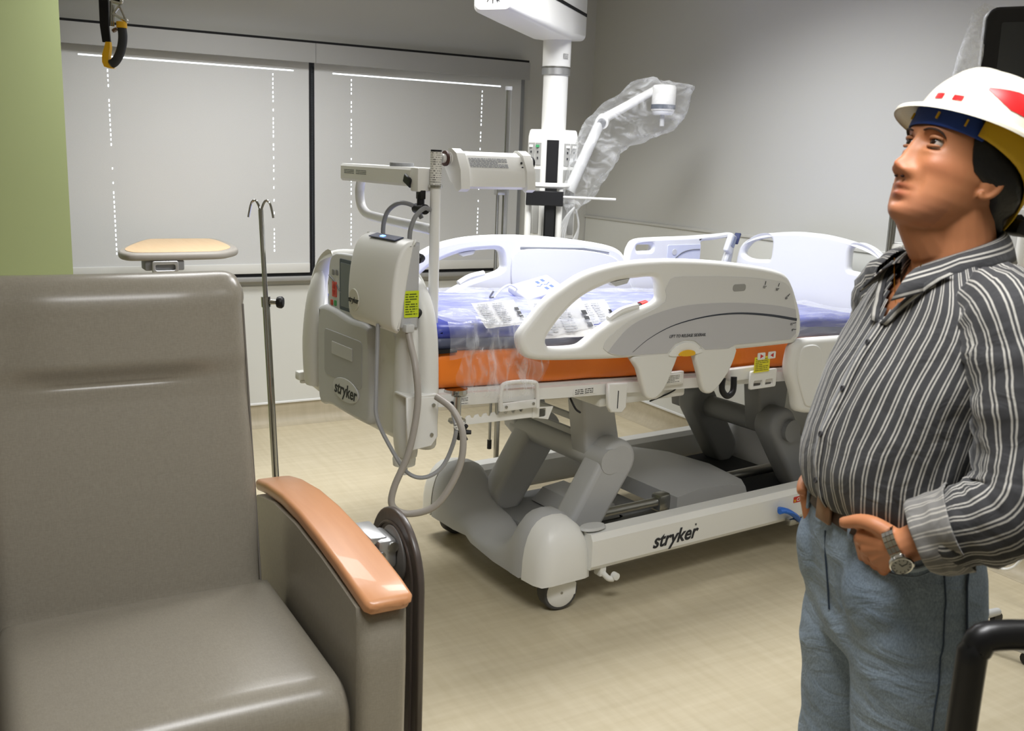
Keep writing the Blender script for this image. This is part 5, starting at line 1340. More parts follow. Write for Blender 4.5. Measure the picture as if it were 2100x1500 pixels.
# true skin tints: lips, jaw shadow of shaved beard, ruddier nose and cheek
HI = HM.inverted()
n_ = len(me.vertices); co = np.empty(n_*3); me.vertices.foreach_get('co', co); co = co.reshape(-1, 3)
hi = np.array(HI); hl = (np.c_[co, np.ones(n_)] @ hi.T)[:, :3]
base = np.array(lin('#B67953')[:3]); tint = np.tile(base, (n_, 1))
def blend(c, w):
    global tint
    w = np.clip(w, 0, 1)[:, None]; tint = tint*(1-w)+np.array(lin(c)[:3])*w
G_ = lambda v, c, s: np.exp(-((v-c)/s)**2)
fr = (hl[:, 0] > .03)
blend('#9A6650', .45*fr*G_(hl[:, 2], -.095, .028)*(np.abs(hl[:, 1]) < .07))
blend('#A0523E', .75*fr*(G_(hl[:, 2], -.064, .0045)+G_(hl[:, 2], -.0765, .0055))*G_(hl[:, 1], 0, .021))
blend('#B0664A', .5*fr*(G_(hl[:, 2], -.036, .016)*G_(hl[:, 1], 0, .02)+.7*G_(hl[:, 2], -.025, .02)*G_(np.abs(hl[:, 1]), .05, .02)))
ca = me.color_attributes.new('tint', 'FLOAT_COLOR', 'POINT')
ca.data.foreach_set('color', np.c_[tint, np.ones(n_)].astype(np.float32).ravel())
me.materials.clear(); me.materials.append(M_skin)
for p in me.polygons: p.use_smooth = True
bd = bpy.data.objects.new('body', me); COL.objects.link(bd); bd.parent = pr
# eyes, lids, brows
M_eye = mat('eye_white', '#B9AFA5', .15); M_iris = mat('iris_dark', '#24160F', .12); M_hair = mat('black_hair', '#0C0B0B', .42, bump=(90, .6, .002))
for s in (-1, 1):
    ec = Vector((.0732, s*.0315, .0105)); b = BM()
    bmesh.ops.create_uvsphere(b, u_segments=20, v_segments=14, radius=.0118, matrix=HM @ Matrix.Translation(ec)); ey = ob('eye', b, M_eye, pr, 80)
    gd = Vector((.96, .06, .22)).normalized()
    b = BM(); lathe(b, [(.0072, .0096), (.0066, .0106), (.003, .0120)], 18, HM @ Matrix.Translation(ec) @ axis_to(gd)); ob('iris', b, M_iris, ey)
    for sg, z0 in ((1, .0058), (-1, -.0052)):      # lids: bent tubes hugging the eyeball
        b = BM(); P = [HM @ (ec+Vector((.0118*cos(t)*.98+.0012, .0135*sin(t), (z0+(.002 if sg > 0 else -.0012)*cos(t))))) for t in [radians(-78+156*k/10) for k in range(11)]]
        tube(b, P, [(.0022 if sg > 0 else .0015)+.0010*sin(pi*k/10) for k in range(11)], 8); lid = ob('eyelid', b, M_skin2 if 'M_skin2' in globals() else mat('eyelid_skin', '#A97350', .5), pr, 80)
    b = BM(); P = [HM @ (ec+Vector((.0118*cos(t)+.0016, .0132*sin(t), .0036+.0022*cos(t)))) for t in [radians(-75+150*k/10) for k in range(11)]]
    tube(b, P, .0009, 6); ob('lash_line', b, M_hair, ey)
    b = BM(); P = [HM @ (headpt(z, math.atan2(y*1.25, .075))+Vector((.002, 0, 0))) for y, z in ((s*.012, .026), (s*.022, .029), (s*.034, .029), (s*.044, .025), (s*.050, .019))]
    tube(b, cr(P, 3), [.0012]+[.0028]*9+[.0020]*2+[.001], 6, flat=(.6, 1.2)); ob('eyebrow', b, mat('brow_hair', '#33241C', .7), pr)
for s in (-1, 1):
    b = BM(); bmesh.ops.create_uvsphere(b, u_segments=10, v_segments=8, radius=.0026, matrix=HM @ Matrix.Translation((.0965, s*.0085, -.0515)) @ Matrix.Diagonal((1.3, .9, .7, 1))); ob('nostril', b, mat('nostril_dark', '#2A120C', .8), pr)
# hair: thick shell round the sides and back of the head
b = BM(); R = []
zz = [.075, .06, .045, .03, .015, .0, -.015, -.03, -.045, -.06, -.075, -.09, -.105, -.118]
fx = [.055, .048, .042, .038, .034, .028, .020, -.010, -.032, -.040, -.046, -.052, -.058, -.064]
for z, x0 in zip(zz, fx):
    zc = max(z, -.06); xf, xb, w = hring(zc); cx = (xf+xb)/2; rx = (xf-xb)/2
    xb2 = xb-(.0 if z > -.03 else (-.03-z)*.18)
    ph = math.acos(max(-.98, min(.98, (x0-cx)/rx)))
    out, inn = [], []
    for k in range(29):
        a = ph+(2*pi-2*ph)*k/28
        c, s = cos(a), sin(a); q = (abs(c)**2.35+abs(s)**2.35)**(-1/2.35)
        ed = min(k, 28-k)/5; th = .004+(.013+.012*min(1, max(0, (.02-z)/.06)))*min(1, ed)+.005*noise.noise(Vector((a*6, z*60, 0)))
        if z < -.09: th *= .8
        if z < -.11: th *= .55
        rxx = rx if c > 0 else (cx-xb2)
        out.append(Vector((cx+(rxx+th)*c*q, (w+th)*s*q, z))); inn.append(Vector((cx+(rxx-.012)*c*q, (w-.012)*s*q, z)))
    R.append([HM @ v for v in out+inn[::-1]])
loft(b, R); ob('hair', b, M_hair, pr, 70)

# ---- shirt ----
def stripe_mat():
    m = mat('striped_cotton', '#2B2B2C', .82, sheen=.15); N, Lk = nodes_of(m); b = N['Principled BSDF']
    uv = N.new('ShaderNodeUVMap'); sp = N.new('ShaderNodeSeparateXYZ'); Lk.new(uv.outputs[0], sp.inputs[0])
    tc = N.new('ShaderNodeTexCoord')
    def mth(op, a, bb=None, c=None):
        n = N.new('ShaderNodeMath'); n.operation = op
        for i, x in enumerate((a, bb, c)):
            if x is None: continue
            if isinstance(x, (int, float)): n.inputs[i].default_value = x
            else: Lk.new(x, n.inputs[i])
        return n.outputs[0]
    fr = mth('FRACT', mth('MULTIPLY', sp.outputs[0], 1/.0205))
    l1 = mth('COMPARE', fr, .22, .062); l2 = mth('COMPARE', fr, .50, .062)
    st = mth('MAXIMUM', l1, l2)
    nz = N.new('ShaderNodeTexNoise'); nz.inputs['Scale'].default_value = 900; Lk.new(tc.outputs['Object'], nz.inputs['Vector'])
    mr = N.new('ShaderNodeMapRange'); mr.inputs[3].default_value = .7; mr.inputs[4].default_value = 1.0; Lk.new(nz.outputs['Fac'], mr.inputs[0])
    f = mth('MULTIPLY', st, mr.outputs[0])
    mx = N.new('ShaderNodeMix'); mx.data_type = 'RGBA'; mx.inputs[6].default_value = lin('#303032'); mx.inputs[7].default_value = lin('#B4B1A9')
    Lk.new(f, mx.inputs[0]); Lk.new(mx.outputs[2], b.inputs['Base Color'])
    n2 = N.new('ShaderNodeTexNoise'); n2.inputs['Scale'].default_value = 17; n2.inputs['Detail'].default_value = 3; n2.inputs['Distortion'].default_value = .8; Lk.new(tc.outputs['Object'], n2.inputs['Vector'])
    bp = N.new('ShaderNodeBump'); bp.inputs['Strength'].default_value = .5; bp.inputs['Distance'].default_value = .012
    Lk.new(n2.outputs['Fac'], bp.inputs['Height']); Lk.new(bp.outputs['Normal'], b.inputs['Normal'])
    return m
M_shirt = stripe_mat()
class UVMesh:
    def __init__(s): s.b = bmesh.new(); s.uv = s.b.loops.layers.uv.new('UVMap')
    def grid(s, P, U, closed=False, keep=None):
        """P rows of points, U rows of uv; closed wraps columns"""
        V = [[s.b.verts.new(p) for p in r] for r in P]; n = len(V[0])
        for i in range(len(V)-1):
            for k in range(n if closed else n-1):
                k2 = (k+1) % n
                if keep and not keep(i, k): continue
                f = s.b.faces.new((V[i][k], V[i][k2], V[i+1][k2], V[i+1][k]))
                us = [U[i][k], U[i][k2] if k2 else U[i][n], U[i+1][k2] if k2 else U[i+1][n], U[i+1][k]]
                for lp, u_ in zip(f.loops, us): lp[s.uv].uv = u_
    def done(s, name, m, parent, solid=0):
        me = bpy.data.meshes.new(name); s.b.to_mesh(me); s.b.free(); me.materials.append(m)
        for p in me.polygons: p.use_smooth = True
        o = bpy.data.objects.new(name, me); COL.objects.link(o); o.parent = parent
        if solid:
            md = o.modifiers.new('thickness', 'SOLIDIFY'); md.thickness = solid; md.offset = 0
        return o
SR = [(1.018, .103, -.118, .160), (1.028, .126, -.128, .172), (1.045, .138, -.134, .180), (1.075, .146, -.137, .184), (1.11, .149, -.138, .186), (1.16, .142, -.140, .188), (1.21, .126, -.143, .190), (1.26, .107, -.147, .194), (1.31, .082, -.150, .194), (1.35, .062, -.151, .190), (1.385, .047, -.149, .178), (1.41, .035, -.146, .158), (1.432, .022, -.140, .128), (1.450, .008, -.134, .100), (1.466, -.002, -.128, .082), (1.478, -.006, -.124, .074)]
_sz = [r[0] for r in SR]
def sring(z): return [float(np.interp(z, _sz, [r[i] for r in SR])) for i in (1, 2, 3)]
def torso_pt(z, a, off=0):
    cf, cb, w = sring(z); c, s = cos(a), sin(a); p = 2.35; q = (abs(c)**p+abs(s)**p)**(-1/p)
    x = (cf+cb)/2+((cf-cb)/2+off)*c*q; y = (w+off)*s*q
    wv = .005*noise.noise(Vector((c*3, s*3, z*9)))+.004*noise.noise(Vector((c*6+z*8, s*6, z*14)))
    if z < 1.10: wv += .005*sin(a*13+z*30)*max(0, (1.10-z)/.08)*.6
    # drape folds running from the shoulder to the elbow
    return Vector((x+wv*c, y+wv*s, z))
sh = UVMesh(); NA = 96
zs = [1.018, 1.024, 1.03, 1.04]+[1.05+.0135*k for k in range(32)]
P = [[torso_pt(z, -pi+2*pi*k/NA) for k in range(NA)] for z in zs]
U = [[((k/NA)*1.02+.004*noise.noise(Vector((k*.1, z*12, 0))), z) for k in range(NA+1)] for z in zs]
def keep(i, k):
    z = zs[i]; a = -pi+2*pi*(k+.5)/NA; p = torso_pt(z, a)
    if z > 1.352 and p.x > -.03 and abs(p.y-.004) < (z-1.352)*.72: return False
    return True
sh.grid(P, U, True, keep)
def sleeve(mesh, path, rad, u0, squash=(1, 1), nn=28, fold=.006, seed=0):
    PP = cr(path, 7); m = len(PP); RR = np.interp(np.linspace(0, 1, m), np.linspace(0, 1, len(rad)), rad)
    T = []
    for i in range(m):
        t = Vector(PP[min(i+1, m-1)])-Vector(PP[max(i-1, 0)]); T.append(t.normalized())
    nrm = Vector((1, 0, 0)); rows, uvs = [], []; L_ = 0
    for i in range(m):
        nrm = (nrm-T[i]*nrm.dot(T[i])).normalized(); bt = T[i].cross(nrm)
        if i: L_ += (Vector(PP[i])-Vector(PP[i-1])).length
        r = []
        for k in range(nn):
            a = 2*pi*k/nn
            w = fold*(noise.noise(Vector((cos(a)*1.5+seed, sin(a)*1.5, L_*22)))+.8*noise.noise(Vector((cos(a)*2.5, sin(a)*2.5+seed, L_*55))))
            r.append(Vector(PP[i])+nrm*(RR[i]*squash[0]+w)*cos(a)+bt*(RR[i]*squash[1]+w)*sin(a))
        rows.append(r); uvs.append([(u0+.42*k/nn+.006*noise.noise(Vector((k*.3, L_*16, seed))), L_) for k in range(nn+1)])
    mesh.grid(rows, uvs, True)
sleeve(sh, [(-.052, .115, 1.405), (-.058, .165, 1.385), (-.064, .205, 1.32), (-.066, .233, 1.24), (-.060, .254, 1.16), (-.046, .262, 1.118), (-.015, .245, 1.088), (.022, .222, 1.068), (.044, .208, 1.056)], [.062, .074, .077, .074, .071, .072, .067, .058, .052], 0, fold=.009)
sleeve(sh, [(-.052, -.115, 1.405), (-.058, -.165, 1.385), (-.07, -.21, 1.31), (-.08, -.235, 1.22), (-.075, -.245, 1.14), (-.05, -.235, 1.10), (.0, -.20, 1.065)], [.062, .074, .076, .073, .070, .066, .054], .3, fold=.009, seed=5)
shirt = sh.done('shirt', M_shirt, pr, .0016)
# turned-back cuff, collar, placket and buttons
M_cuff = mat('cuff_inner_cotton', '#6D6B68', .85); 
def cuff_mat():
    m = stripe_mat.__wrapped__() if hasattr(stripe_mat, '__wrapped__') else None
cf_ = UVMesh()
sleeve(cf_, [(.014, .228, 1.074), (.034, .214, 1.062), (.052, .203, 1.052), (.060, .198, 1.047)], [.066, .064, .060, .056], .1, nn=28, fold=.008, seed=9)
def light_stripe():
    m = M_shirt.copy(); m.name = 'cuff_reverse'
    for n in m.node_tree.nodes:
        if n.type == 'MIX': n.inputs[6].default_value = lin('#6F6D6A'); n.inputs[7].default_value = lin('#A9A59C')
    return m
M_cuff = light_stripe()
cf_.done('turned_cuff', M_cuff, pr, .0022)
cl = UVMesh(); rows, uvs = [], []
nA = 40
prof = [(0, 0), (.25, .2), (.5, .45), (.75, .75), (1, 1)]
inner, outer, top = [], [], []
for k in range(nA+1):
    a = radians(-152+304*k/nA)+pi            # from one front edge round the back to the other
    fr_ = abs(k/nA*2-1)                        # 1 at the front ends
    ix, iy = -.058+.071*cos(a)+.012*fr_**3, .066*sin(a)
    zb = 1.512-.062*fr_**1.6
    top.append(Vector((ix, iy, zb)))
    g = .022+.026*fr_**2
    ox, oy = -.060+(.071+g)*cos(a)+(.030 if fr_ > .86 else 0)*((fr_-.86)/.14 if fr_ > .86 else 0), (.066+g*1.05)*sin(a)
    zo = 1.462-.042*fr_**2-.026*max(0, (fr_-.75)/.25)
    outer.append(Vector((ox, oy, zo)))
    inner.append(Vector((ix*.97, iy*.94, zb-.035)))
for t in range(5):
    t_ = t/4; rows.append([a_.lerp(b_, t_)+Vector((0, 0, .012*sin(pi*t_))) for a_, b_ in zip(top, outer)])
    uvs.append([(.048*t_, k*.01) for k in range(nA+1)])
rows = [[p for p in inner]]+rows; uvs = [[(-.03, k*.01) for k in range(nA+1)]]+uvs
cl.grid(rows, uvs); cl.done('collar', M_shirt, pr, .0022)
def front_on(z, y):
    best = None
    for k in range(160):
        a = -1.2+2.4*k/159; p = torso_pt(z, a)
        if best is None or abs(p.y-y) < abs(best.y-y): best = p
    return best
pk = UVMesh(); rows, uvs = [], []
zs2 = [1.03+.0125*k for k in range(27)]
for z in zs2:
    rows.append([front_on(z, y)+Vector((.0035, 0, 0)) for y in (-.004, .006, .016, .024)]); uvs.append([(.0035*j, z) for j in range(4)])
pk.grid(rows, uvs); pk.done('placket', M_shirt, pr, .0012)
# open front edges (the V above the top button)
for s in (-1, 1):
    lp = UVMesh(); rows, uvs = [], []
    for k in range(10):
        t = k/9; z = 1.350+t*.095; w = (z-1.352)*.72+.004; p = front_on(min(z, 1.46), s*w+.004)
        rows.append([p+Vector((.004, 0, 0)), p+Vector((.010, s*.012, .002)), p+Vector((.004, s*.026, .0))]); uvs.append([(.006*j, z) for j in range(3)])
    lp.grid(rows, uvs); lp.done('lapel', M_shirt, pr, .0015)
for z in (1.318, 1.238, 1.158, 1.075):
    p = front_on(z, .012)+Vector((.005, 0, 0)); b = BM(); lathe(b, [(.0055, 0), (.0058, .0015), (.0048, .0026), (.003, .002)], 14, Matrix.Translation(p) @ axis_to((.98, .05, .2))); ob('button', b, mat('button_dark', '#2C2C30', .35), shirt)
# chain with pendant
b = BM(); pts = [(.012, s*.045*(1-t)**.7, 1.455-t*.080) for s, ts in ((1, (0, .35, .7, .95, 1)),) for t in ts]+[(.012, -.045*(1-t)**.7, 1.455-t*.080) for t in (.95, .7, .35, 0)]
pts = [(max(x, 0)+.012+.30*(1.455-z)*.35, y, z) for x, y, z in pts]
tube(b, cr(pts, 4), .0008, 6); nk = ob('necklace', b, mat('gold', '#B9822A', .35, metal=1), pr)

# ---- jeans ----
jb = BM()
JR = [(1.035, .112, -.118, .160), (1.00, .118, -.126, .170), (.95, .118, -.136, .178), (.90, .110, -.140, .182), (.85, .100, -.136, .184), (.80, .092, -.124, .182), (.765, .085, -.112, .178)]
loft(jb, [sup(a, b_, w, z, 36, 2.5) for z, a, b_, w in JR])
for s in (-1, 1):
    t_ = bmesh.new(); bmesh.ops.create_uvsphere(t_, u_segments=24, v_segments=16, radius=1, matrix=Matrix.Translation((.074, s*.116, .915)) @ Matrix.Rotation(s*.6, 4, 'Z') @ Matrix.Diagonal((.038, .062, .085, 1))); merge(jb, t_)
for s in (-1, 1):
    LR = [(.90, .105, -.130, .092, .088), (.80, .090, -.125, .094, .090), (.72, .078, -.114, .090, .092), (.62, .068, -.104, .083, .095), (.50, .060, -.096, .076, .098), (.40, .048, -.094, .072, .10), (.25, .030, -.105, .068, .10), (.12, .022, -.112, .067, .10), (.05, .022, -.112, .068, .10)]
    loft(jb, [sup(a+(.012 if s < 0 and z < .8 else 0), b_, w, z, 28, 2.3, s*cy) for z, a, b_, w, cy in LR])
o = ob('jeans_source', jb, None, None, 0)
rm = o.modifiers.new('r', 'REMESH'); rm.mode = 'VOXEL'; rm.voxel_size = .006; rm.use_smooth_shade = True
sm = o.modifiers.new('s', 'SMOOTH'); sm.factor = .5; sm.iterations = 6
bpy.context.view_layer.update(); me = eval_mesh(o); bpy.data.objects.remove(o)
for v in me.vertices:
    c = v.co; k = .004*noise.noise(Vector((c.x*9, c.y*9, c.z*16)))+.005*noise.noise(Vector((c.x*4, c.y*5, c.z*7+3)))
    k += .006*sin(c.z*70+c.y*25+c.x*18)*max(0, 1-abs(c.z-.80)/.07)*.6
    n0 = Vector((c.x+.01, (c.y-(.1 if c.y > 0 else -.1)) if c.z < .78 else c.y, 0))
    if n0.length > 1e-4: v.co = c+n0.normalized()*k
M_den = mat('denim', '#6F8599', .85)
N, Lk = nodes_of(M_den); bs = N['Principled BSDF']; tc = N.new('ShaderNodeTexCoord')
n1 = N.new('ShaderNodeTexNoise'); n1.inputs['Scale'].default_value = 7; n1.inputs['Detail'].default_value = 5
n2 = N.new('ShaderNodeTexNoise'); n2.inputs['Scale'].default_value = 700; n2.inputs['Detail'].default_value = 2
mpd = N.new('ShaderNodeMapping'); mpd.inputs['Scale'].default_value = (1, 1, .25)
Lk.new(tc.outputs['Object'], n1.inputs['Vector']); Lk.new(tc.outputs['Object'], mpd.inputs[0]); Lk.new(mpd.outputs[0], n2.inputs['Vector'])
m1 = N.new('ShaderNodeMix'); m1.data_type = 'RGBA'; m1.inputs[6].default_value = lin('#66788C'); m1.inputs[7].default_value = lin('#A6B5C3'); Lk.new(n1.outputs['Fac'], m1.inputs[0])
m2 = N.new('ShaderNodeMix'); m2.data_type = 'RGBA'; m2.blend_type = 'MULTIPLY'; m2.inputs[0].default_value = .55; Lk.new(m1.outputs[2], m2.inputs[6]); Lk.new(n2.outputs['Color'], m2.inputs[7])
cr2 = N.new('ShaderNodeMapRange'); cr2.inputs[1].default_value = .3; cr2.inputs[2].default_value = .7; cr2.inputs[3].default_value = .62; cr2.inputs[4].default_value = 1.1; Lk.new(n2.outputs['Fac'], cr2.inputs[0])
vs = N.new('ShaderNodeVectorMath'); vs.operation = 'SCALE'; Lk.new(m1.outputs[2], vs.inputs[0]); Lk.new(cr2.outputs[0], vs.inputs['Scale']); Lk.new(vs.outputs[0], bs.inputs['Base Color'])
n3 = N.new('ShaderNodeTexNoise'); n3.inputs['Scale'].default_value = 1; n3.inputs['Detail'].default_value = 4; n3.inputs['Distortion'].default_value = 1.2
mp3 = N.new('ShaderNodeMapping'); mp3.inputs['Scale'].default_value = (9, 9, 16); mp3.inputs['Rotation'].default_value = (.5, .3, 0)
Lk.new(tc.outputs['Object'], mp3.inputs[0]); Lk.new(mp3.outputs[0], n3.inputs['Vector'])
bp3 = N.new('ShaderNodeBump'); bp3.inputs['Strength'].default_value = .55; bp3.inputs['Distance'].default_value = .02
Lk.new(n3.outputs['Fac'], bp3.inputs['Height']); Lk.new(bp3.outputs['Normal'], bs.inputs['Normal'])
me.materials.clear(); me.materials.append(M_den)
for p in me.polygons: p.use_smooth = True
jn = bpy.data.objects.new('jeans', me); COL.objects.link(jn); jn.parent = pr
from mathutils.bvhtree import BVHTree
bt = BVHTree.FromPolygons([v.co for v in me.vertices], [p.vertices[:] for p in me.polygons])
def onj(p, off=.001):
    q, n, i, d = bt.find_nearest(Vector(p)); return q+n*off
M_seam = mat('seam_dark', '#2F3D50', .8); M_stit = mat('stitch_pale', '#8E9CAA', .8)
b = BM(); tube(b, [onj((-.005-.02*t, .24, .985-t*.55), .0005) for t in [k/30 for k in range(31)]], .0016, 6); ob('side_seam', b, M_seam, jn)
b = BM(); tube(b, [onj((-.001-.02*t, .24, .985-t*.55), .001) for t in [k/30 for k in range(31)]], .003, 6, flat=(1, .5)); 
b.free()
pkp = [onj(p, .002) for p in cr([(.125, .115, 1.022), (.11, .135, 1.0), (.09, .15, .984), (.062, .168, .976), (.035, .18, .980), (.002, .182, .996)], 5)]
b = BM(); tube(b, pkp, .0042, 8, flat=(1.2, .7)); ob('pocket_hem', b, mat('denim_hem', '#97A5B1', .85), jn)
b = BM(); tube(b, [onj(p+Vector((0, 0, -.012)), .0008) for p in pkp], .0009, 5); ob('pocket_stitch', b, M_stit, jn)
b = BM(); p = onj((.012, .19, .985), .001); lathe(b, [(.0045, 0), (.0045, .0012), (.0025, .0022)], 12, Matrix.Translation(p) @ axis_to((.1, 1, 0))); ob('rivet', b, mat('brass', '#8A6A34', .35, metal=1), jn)
b = BM()
cors = [(-.055, .985), (-.062, .83), (-.10, .805), (-.15, .835), (-.15, .975)]
ringp = []
lp_ = [(.155-.0*0, 0)]
bpts = [onj((x, .19+ (x+.05)*1.0, z), .0035) for x, z in cr(cors, 4, True)]
cen = sum(bpts, Vector())/len(bpts); cen = onj(cen, .0035)
vs_ = [b.verts.new(p) for p in bpts]; mid_ = [b.verts.new(onj((p+cen)/2, .0035)) for p in bpts]; cv = b.verts.new(cen)
for k in range(len(vs_)):
    k2 = (k+1) % len(vs_); b.faces.new((vs_[k], vs_[k2], mid_[k2], mid_[k])); b.faces.new((mid_[k], mid_[k2], cv))
bpk = ob('back_pocket', b, M_den, jn, 70)
b = BM(); tube(b, bpts, .0016, 6, closed=True); ob('pocket_seam', b, M_seam, bpk)
b = BM(); tube(b, [onj(p, .001) for p in [(.13, .005, .98), (.125, .006, .93), (.12, .004, .88), (.11, .0, .83)]], .0018, 6); ob('fly_seam', b, M_seam, jn)
b = BM(); loft(b, [sup(a, b_, w, z, 40, 2.5) for z, a, b_, w in ((1.004, .121, -.126, .172), (1.006, .124, -.129, .175), (1.036, .121, -.126, .170), (1.038, .118, -.123, .167))]); ob('belt', b, mat('belt_leather', '#3A2A20', .5), pr)
b = BM(); box(b, (.129, .012, 1.021), (.008, .045, .042), .003, 2, rot=(0, 0, .1)); ob('belt_buckle', b, mat('buckle_bronze', '#8C6E55', .35, metal=.7), pr)
for y, x in ((.075, .113), (-.075, .113), (.16, .04)):
    b = BM(); q = onj((x+.03, y*1.2, 1.02), .006); box(b, q, (.006, .012, .048), .002, 1, rot=(0, 0, math.atan2(y*1.5, x))); ob('belt_loop', b, M_den, jn)
for s in (-1, 1):
    b = BM(); R = []
    for x, w, h in ((-.10, .028, .05), (-.085, .038, .075), (-.03, .042, .085), (.05, .045, .07), (.12, .048, .05), (.16, .04, .04), (.18, .02, .03)):
        R.append([(x, s*.103+w*cos(a), max(.002, h*.5+h*.5*sin(a)) if sin(a) > 0 else .002) for a in [2*pi*k/14 for k in range(14)]])
    loft(b, R); ob('shoe', b, mat('shoe_leather', '#2A2320', .4), pr)

# ------------------------------------------------------------------ wristwatch
ax_ = (WRI-ELB).normalized(); wc = WRI+ax_*.006
wt_w = pr.matrix_basis @ wc if False else None
RM = Matrix.Translation((1.411, 1.113, 0)) @ Matrix.Rotation(math.atan2(.38, -.925), 4, 'Z')
ww = thing('wristwatch', 'steel wristwatch on the left wrist of the man', 'watch', RM @ wc, math.atan2(.38, -.925))
AM = axis_to(ax_)
b = BM()
for k in range(22):
    a = 2*pi*k/22; rr = .0335
    M_ = AM @ Matrix.Rotation(a, 4, 'Z') @ Matrix.Translation((rr, 0, 0))
    for y in (-1, 0, 1):
        t_ = bmesh.new(); bmesh.ops.create_cube(t_, size=1, matrix=M_ @ Matrix.Translation((0, 0, y*.0062)) @ Matrix.Diagonal((.003, .0088, .0056, 1))); merge(b, t_)
lk_ = ob('bracelet', b, M_chrome, ww, 0); lk_['kind'] = 'stuff'
# the face sits on the outer side of the wrist (towards his left and up)
od = Vector((.25, .80, -.35)); od = (od-ax_*od.dot(ax_)).normalized()
FM = Matrix.Translation(od*.034) @ axis_to(od)
b = BM(); lathe(b, [(.016, -.004), (.0185, -.002), (.0185, .004), (.0165, .006), (.015, .0055)], 28, FM); ob('watch_case', b, M_chrome, ww)
b = BM(); lathe(b, [(.0148, .0050), (.0148, .0056)], 28, FM); dl = ob('watch_dial', b, mat('dial_silver', '#B9B9B2', .3, metal=.3), ww)
b = BM()
for k in range(12):
    a = 2*pi*k/12; t_ = bmesh.new(); bmesh.ops.create_cube(t_, size=1, matrix=FM @ Matrix.Rotation(a, 4, 'Z') @ Matrix.Translation((.012, 0, .006)) @ Matrix.Diagonal((.003, .0009, .0006, 1))); merge(b, t_)
for a, l_ in ((.8, .010), (2.4, .007)):
    t_ = bmesh.new(); bmesh.ops.create_cube(t_, size=1, matrix=FM @ Matrix.Rotation(a, 4, 'Z') @ Matrix.Translation((l_/2, 0, .0063)) @ Matrix.Diagonal((l_, .0009, .0006, 1))); merge(b, t_)
o = ob('watch_marks', b, M_ink, dl, 0); o['kind'] = 'stuff'

# ------------------------------------------------------------------ hard hat
hat = thing('hard_hat', 'white hard hat with red stripes worn by the man', 'hard hat', RM @ HC, 0)
HT = Matrix.Translation((.004, 0, 0)) @ Matrix.Rotation(radians(-9), 4, 'Y'); HTi = HT.inverted()
hat.matrix_basis = RM @ HM @ HT
def hat_pt(t, a, off=0):
    """t 0 rim .. 1 crown"""
    L_f, L_b, Wd = .108, .148, .117
    c, s = cos(a), sin(a); r = cos(t*pi/2)**.72
    x = (L_f if c > 0 else L_b)*c*r; y = Wd*s*r; z = .063+.094*sin(t*pi/2)
    ridge = .007*math.exp(-(y/.018)**2)*sin(t*pi/2)**.5*(1-.3*t)
    n_ = Vector((c*r, s*r, sin(t*pi/2))).normalized()
    return Vector((x-.014, y, z+ridge))+n_*off
b = BM(); na = 72
rows = []
# brim: outer edge curls, wide at the front
for e, dz in ((1.0, -.010), (1.012, -.006), (1.0, -.003), (.66, .000), (.33, .002), (0, 0)):
    row = []
    for k in range(na):
        a = 2*pi*k/na; p = hat_pt(0, a); c = cos(a)
        wbr = .016+.020*max(0, c)**2.2+.006*max(0, -c)
        d_ = Vector((cos(a), sin(a)*1.05, 0))
        droop = -.010*e*max(0, c)**2-.004*e
        row.append(p+d_*wbr*e+Vector((0, 0, droop+dz-.004)))
    rows.append(row)
for i in range(15): rows.append([hat_pt((i+.3)/15.2, 2*pi*k/na) for k in range(na)])
under = []
for i in range(12): under.append([hat_pt((i+.3)/12.4, 2*pi*k/na, -.004) for k in range(na)])
loft(b, under[::-1]+[[p+Vector((0, 0, -.003)) for p in rows[5]], [p+Vector((0, 0, -.003)) for p in rows[3]], [p+Vector((0, 0, -.004)) for p in rows[2]]]+rows)
ob('shell', b, mat('hat_white', '#E3DDCC', .28, coat=.2), hat, 55)
def decal(name, a0, a1, t0, t1, m, n=14, skew=0):
    b = BM(); R = []
    for i in range(n+1):
        u_ = i/n; a = a0+(a1-a0)*u_; tt0 = t0(u_) if callable(t0) else t0; tt1 = t1(u_) if callable(t1) else t1
        R.append([hat_pt(tt0+(tt1-tt0)*j/6, a, .0012) for j in range(7)])
    loft(b, R, closed=False); return ob(name, b, m, hat, 70)
M_hr = mat('hat_red', '#C21F22', .35)
for s in (-1, 1):
    decal('red_stripe', s*radians(40), s*radians(150), lambda u_: .10+.13*max(0, 1-u_*5)-.02*u_, lambda u_: .33+.02*u_-.07*max(0, 1-u_*5), M_hr)
    decal('front_badge', s*radians(5)+radians(12), s*radians(5)+radians(12)+s*radians(9), .03, .09, M_hr, 5)
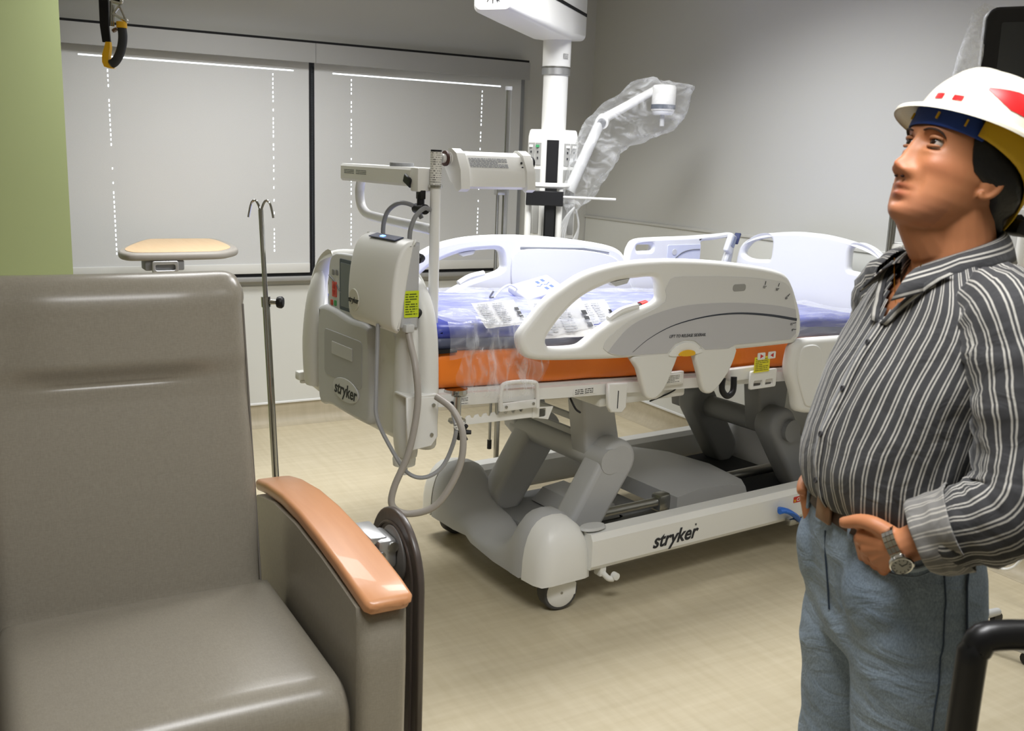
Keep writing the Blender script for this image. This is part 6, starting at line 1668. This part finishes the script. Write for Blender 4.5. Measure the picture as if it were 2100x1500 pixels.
# suspension band: blue brow band, yellow nape cradle
b = BM(); R = []
for z, g in ((.034, 0), (.036, .001), (.070, .0005), (.074, -.004)):
    row = []
    for k in range(41):
        a = radians(-72+144*k/40); xf, xb, w = hring(min(z, .06)); c, s = cos(a), sin(a); q = (abs(c)**2.35+abs(s)**2.35)**(-1/2.35)
        row.append(HTi @ Vector(((xf+xb)/2+((xf-xb)/2+.006+g)*c*q, (w+.006+g)*s*q, z+.002-.010*(1-c))))
    R.append(row)
loft(b, R, closed=False); bb = ob('brow_band', b, mat('band_blue', '#1D3F8F', .6), hat, 70)
md = bb.modifiers.new('t', 'SOLIDIFY'); md.thickness = .004
M_hy = mat('hat_yellow', '#E0B41C', .45)
for s in (-1, 1):
    for k_ in (.35, .8):
        b = BM(); a = s*k_*1.1; xf, xb, w = hring(.055); c, q_ = cos(a), sin(a); q = (abs(c)**2.35+abs(q_)**2.35)**(-1/2.35)
        box(b, HTi @ Vector(((xf+xb)/2+((xf-xb)/2+.0095)*c*q, (w+.0095)*q_*q, .052-.010*(1-c))), (.003, .003, .011), 0, rot=(0, 0, a)); ob('band_slot', b, M_hy, hat)
    b = BM(); R = []
    for k in range(15):
        u_ = k/14; a = s*radians(64+106*u_); zt = .060+.02*u_; zb = (.034-.040*u_-.075*u_**2); c, q_ = cos(a), sin(a)
        row = []
        for j in range(6):
            z = zt+(zb-zt)*j/5; xf, xb, w = hring(max(min(z, .06), -.03)); q = (abs(c)**2.35+abs(q_)**2.35)**(-1/2.35); g = .016+.014*min(1, u_*3)
            row.append(HTi @ Vector(((xf+xb)/2+((xf-xb)/2+g)*c*q, (w+g)*q_*q, z)))
        R.append(row)
    loft(b, R, closed=False); o = ob('nape_cradle', b, M_hy, hat, 70); md = o.modifiers.new('t', 'SOLIDIFY'); md.thickness = .003
    b = BM(); p = hat_pt(0.0, s*radians(125), -.006); lathe(b, [(.008, 0), (.009, .003), (.006, .006)], 14, Matrix.Translation(p+Vector((0, 0, -.016))) @ axis_to((0, s, 0))); ob('strap_stud', b, M_white, hat)
b = BM(); tube(b, [(-.122, -.035, -.050), (-.13, 0, -.052), (-.122, .035, -.050)], .012, 8); box(b, (-.128, .03, -.060), (.03, .04, .025), .006, 2); bmesh.ops.transform(b, matrix=HTi, verts=b.verts); ob('nape_adjuster', b, M_black, hat)
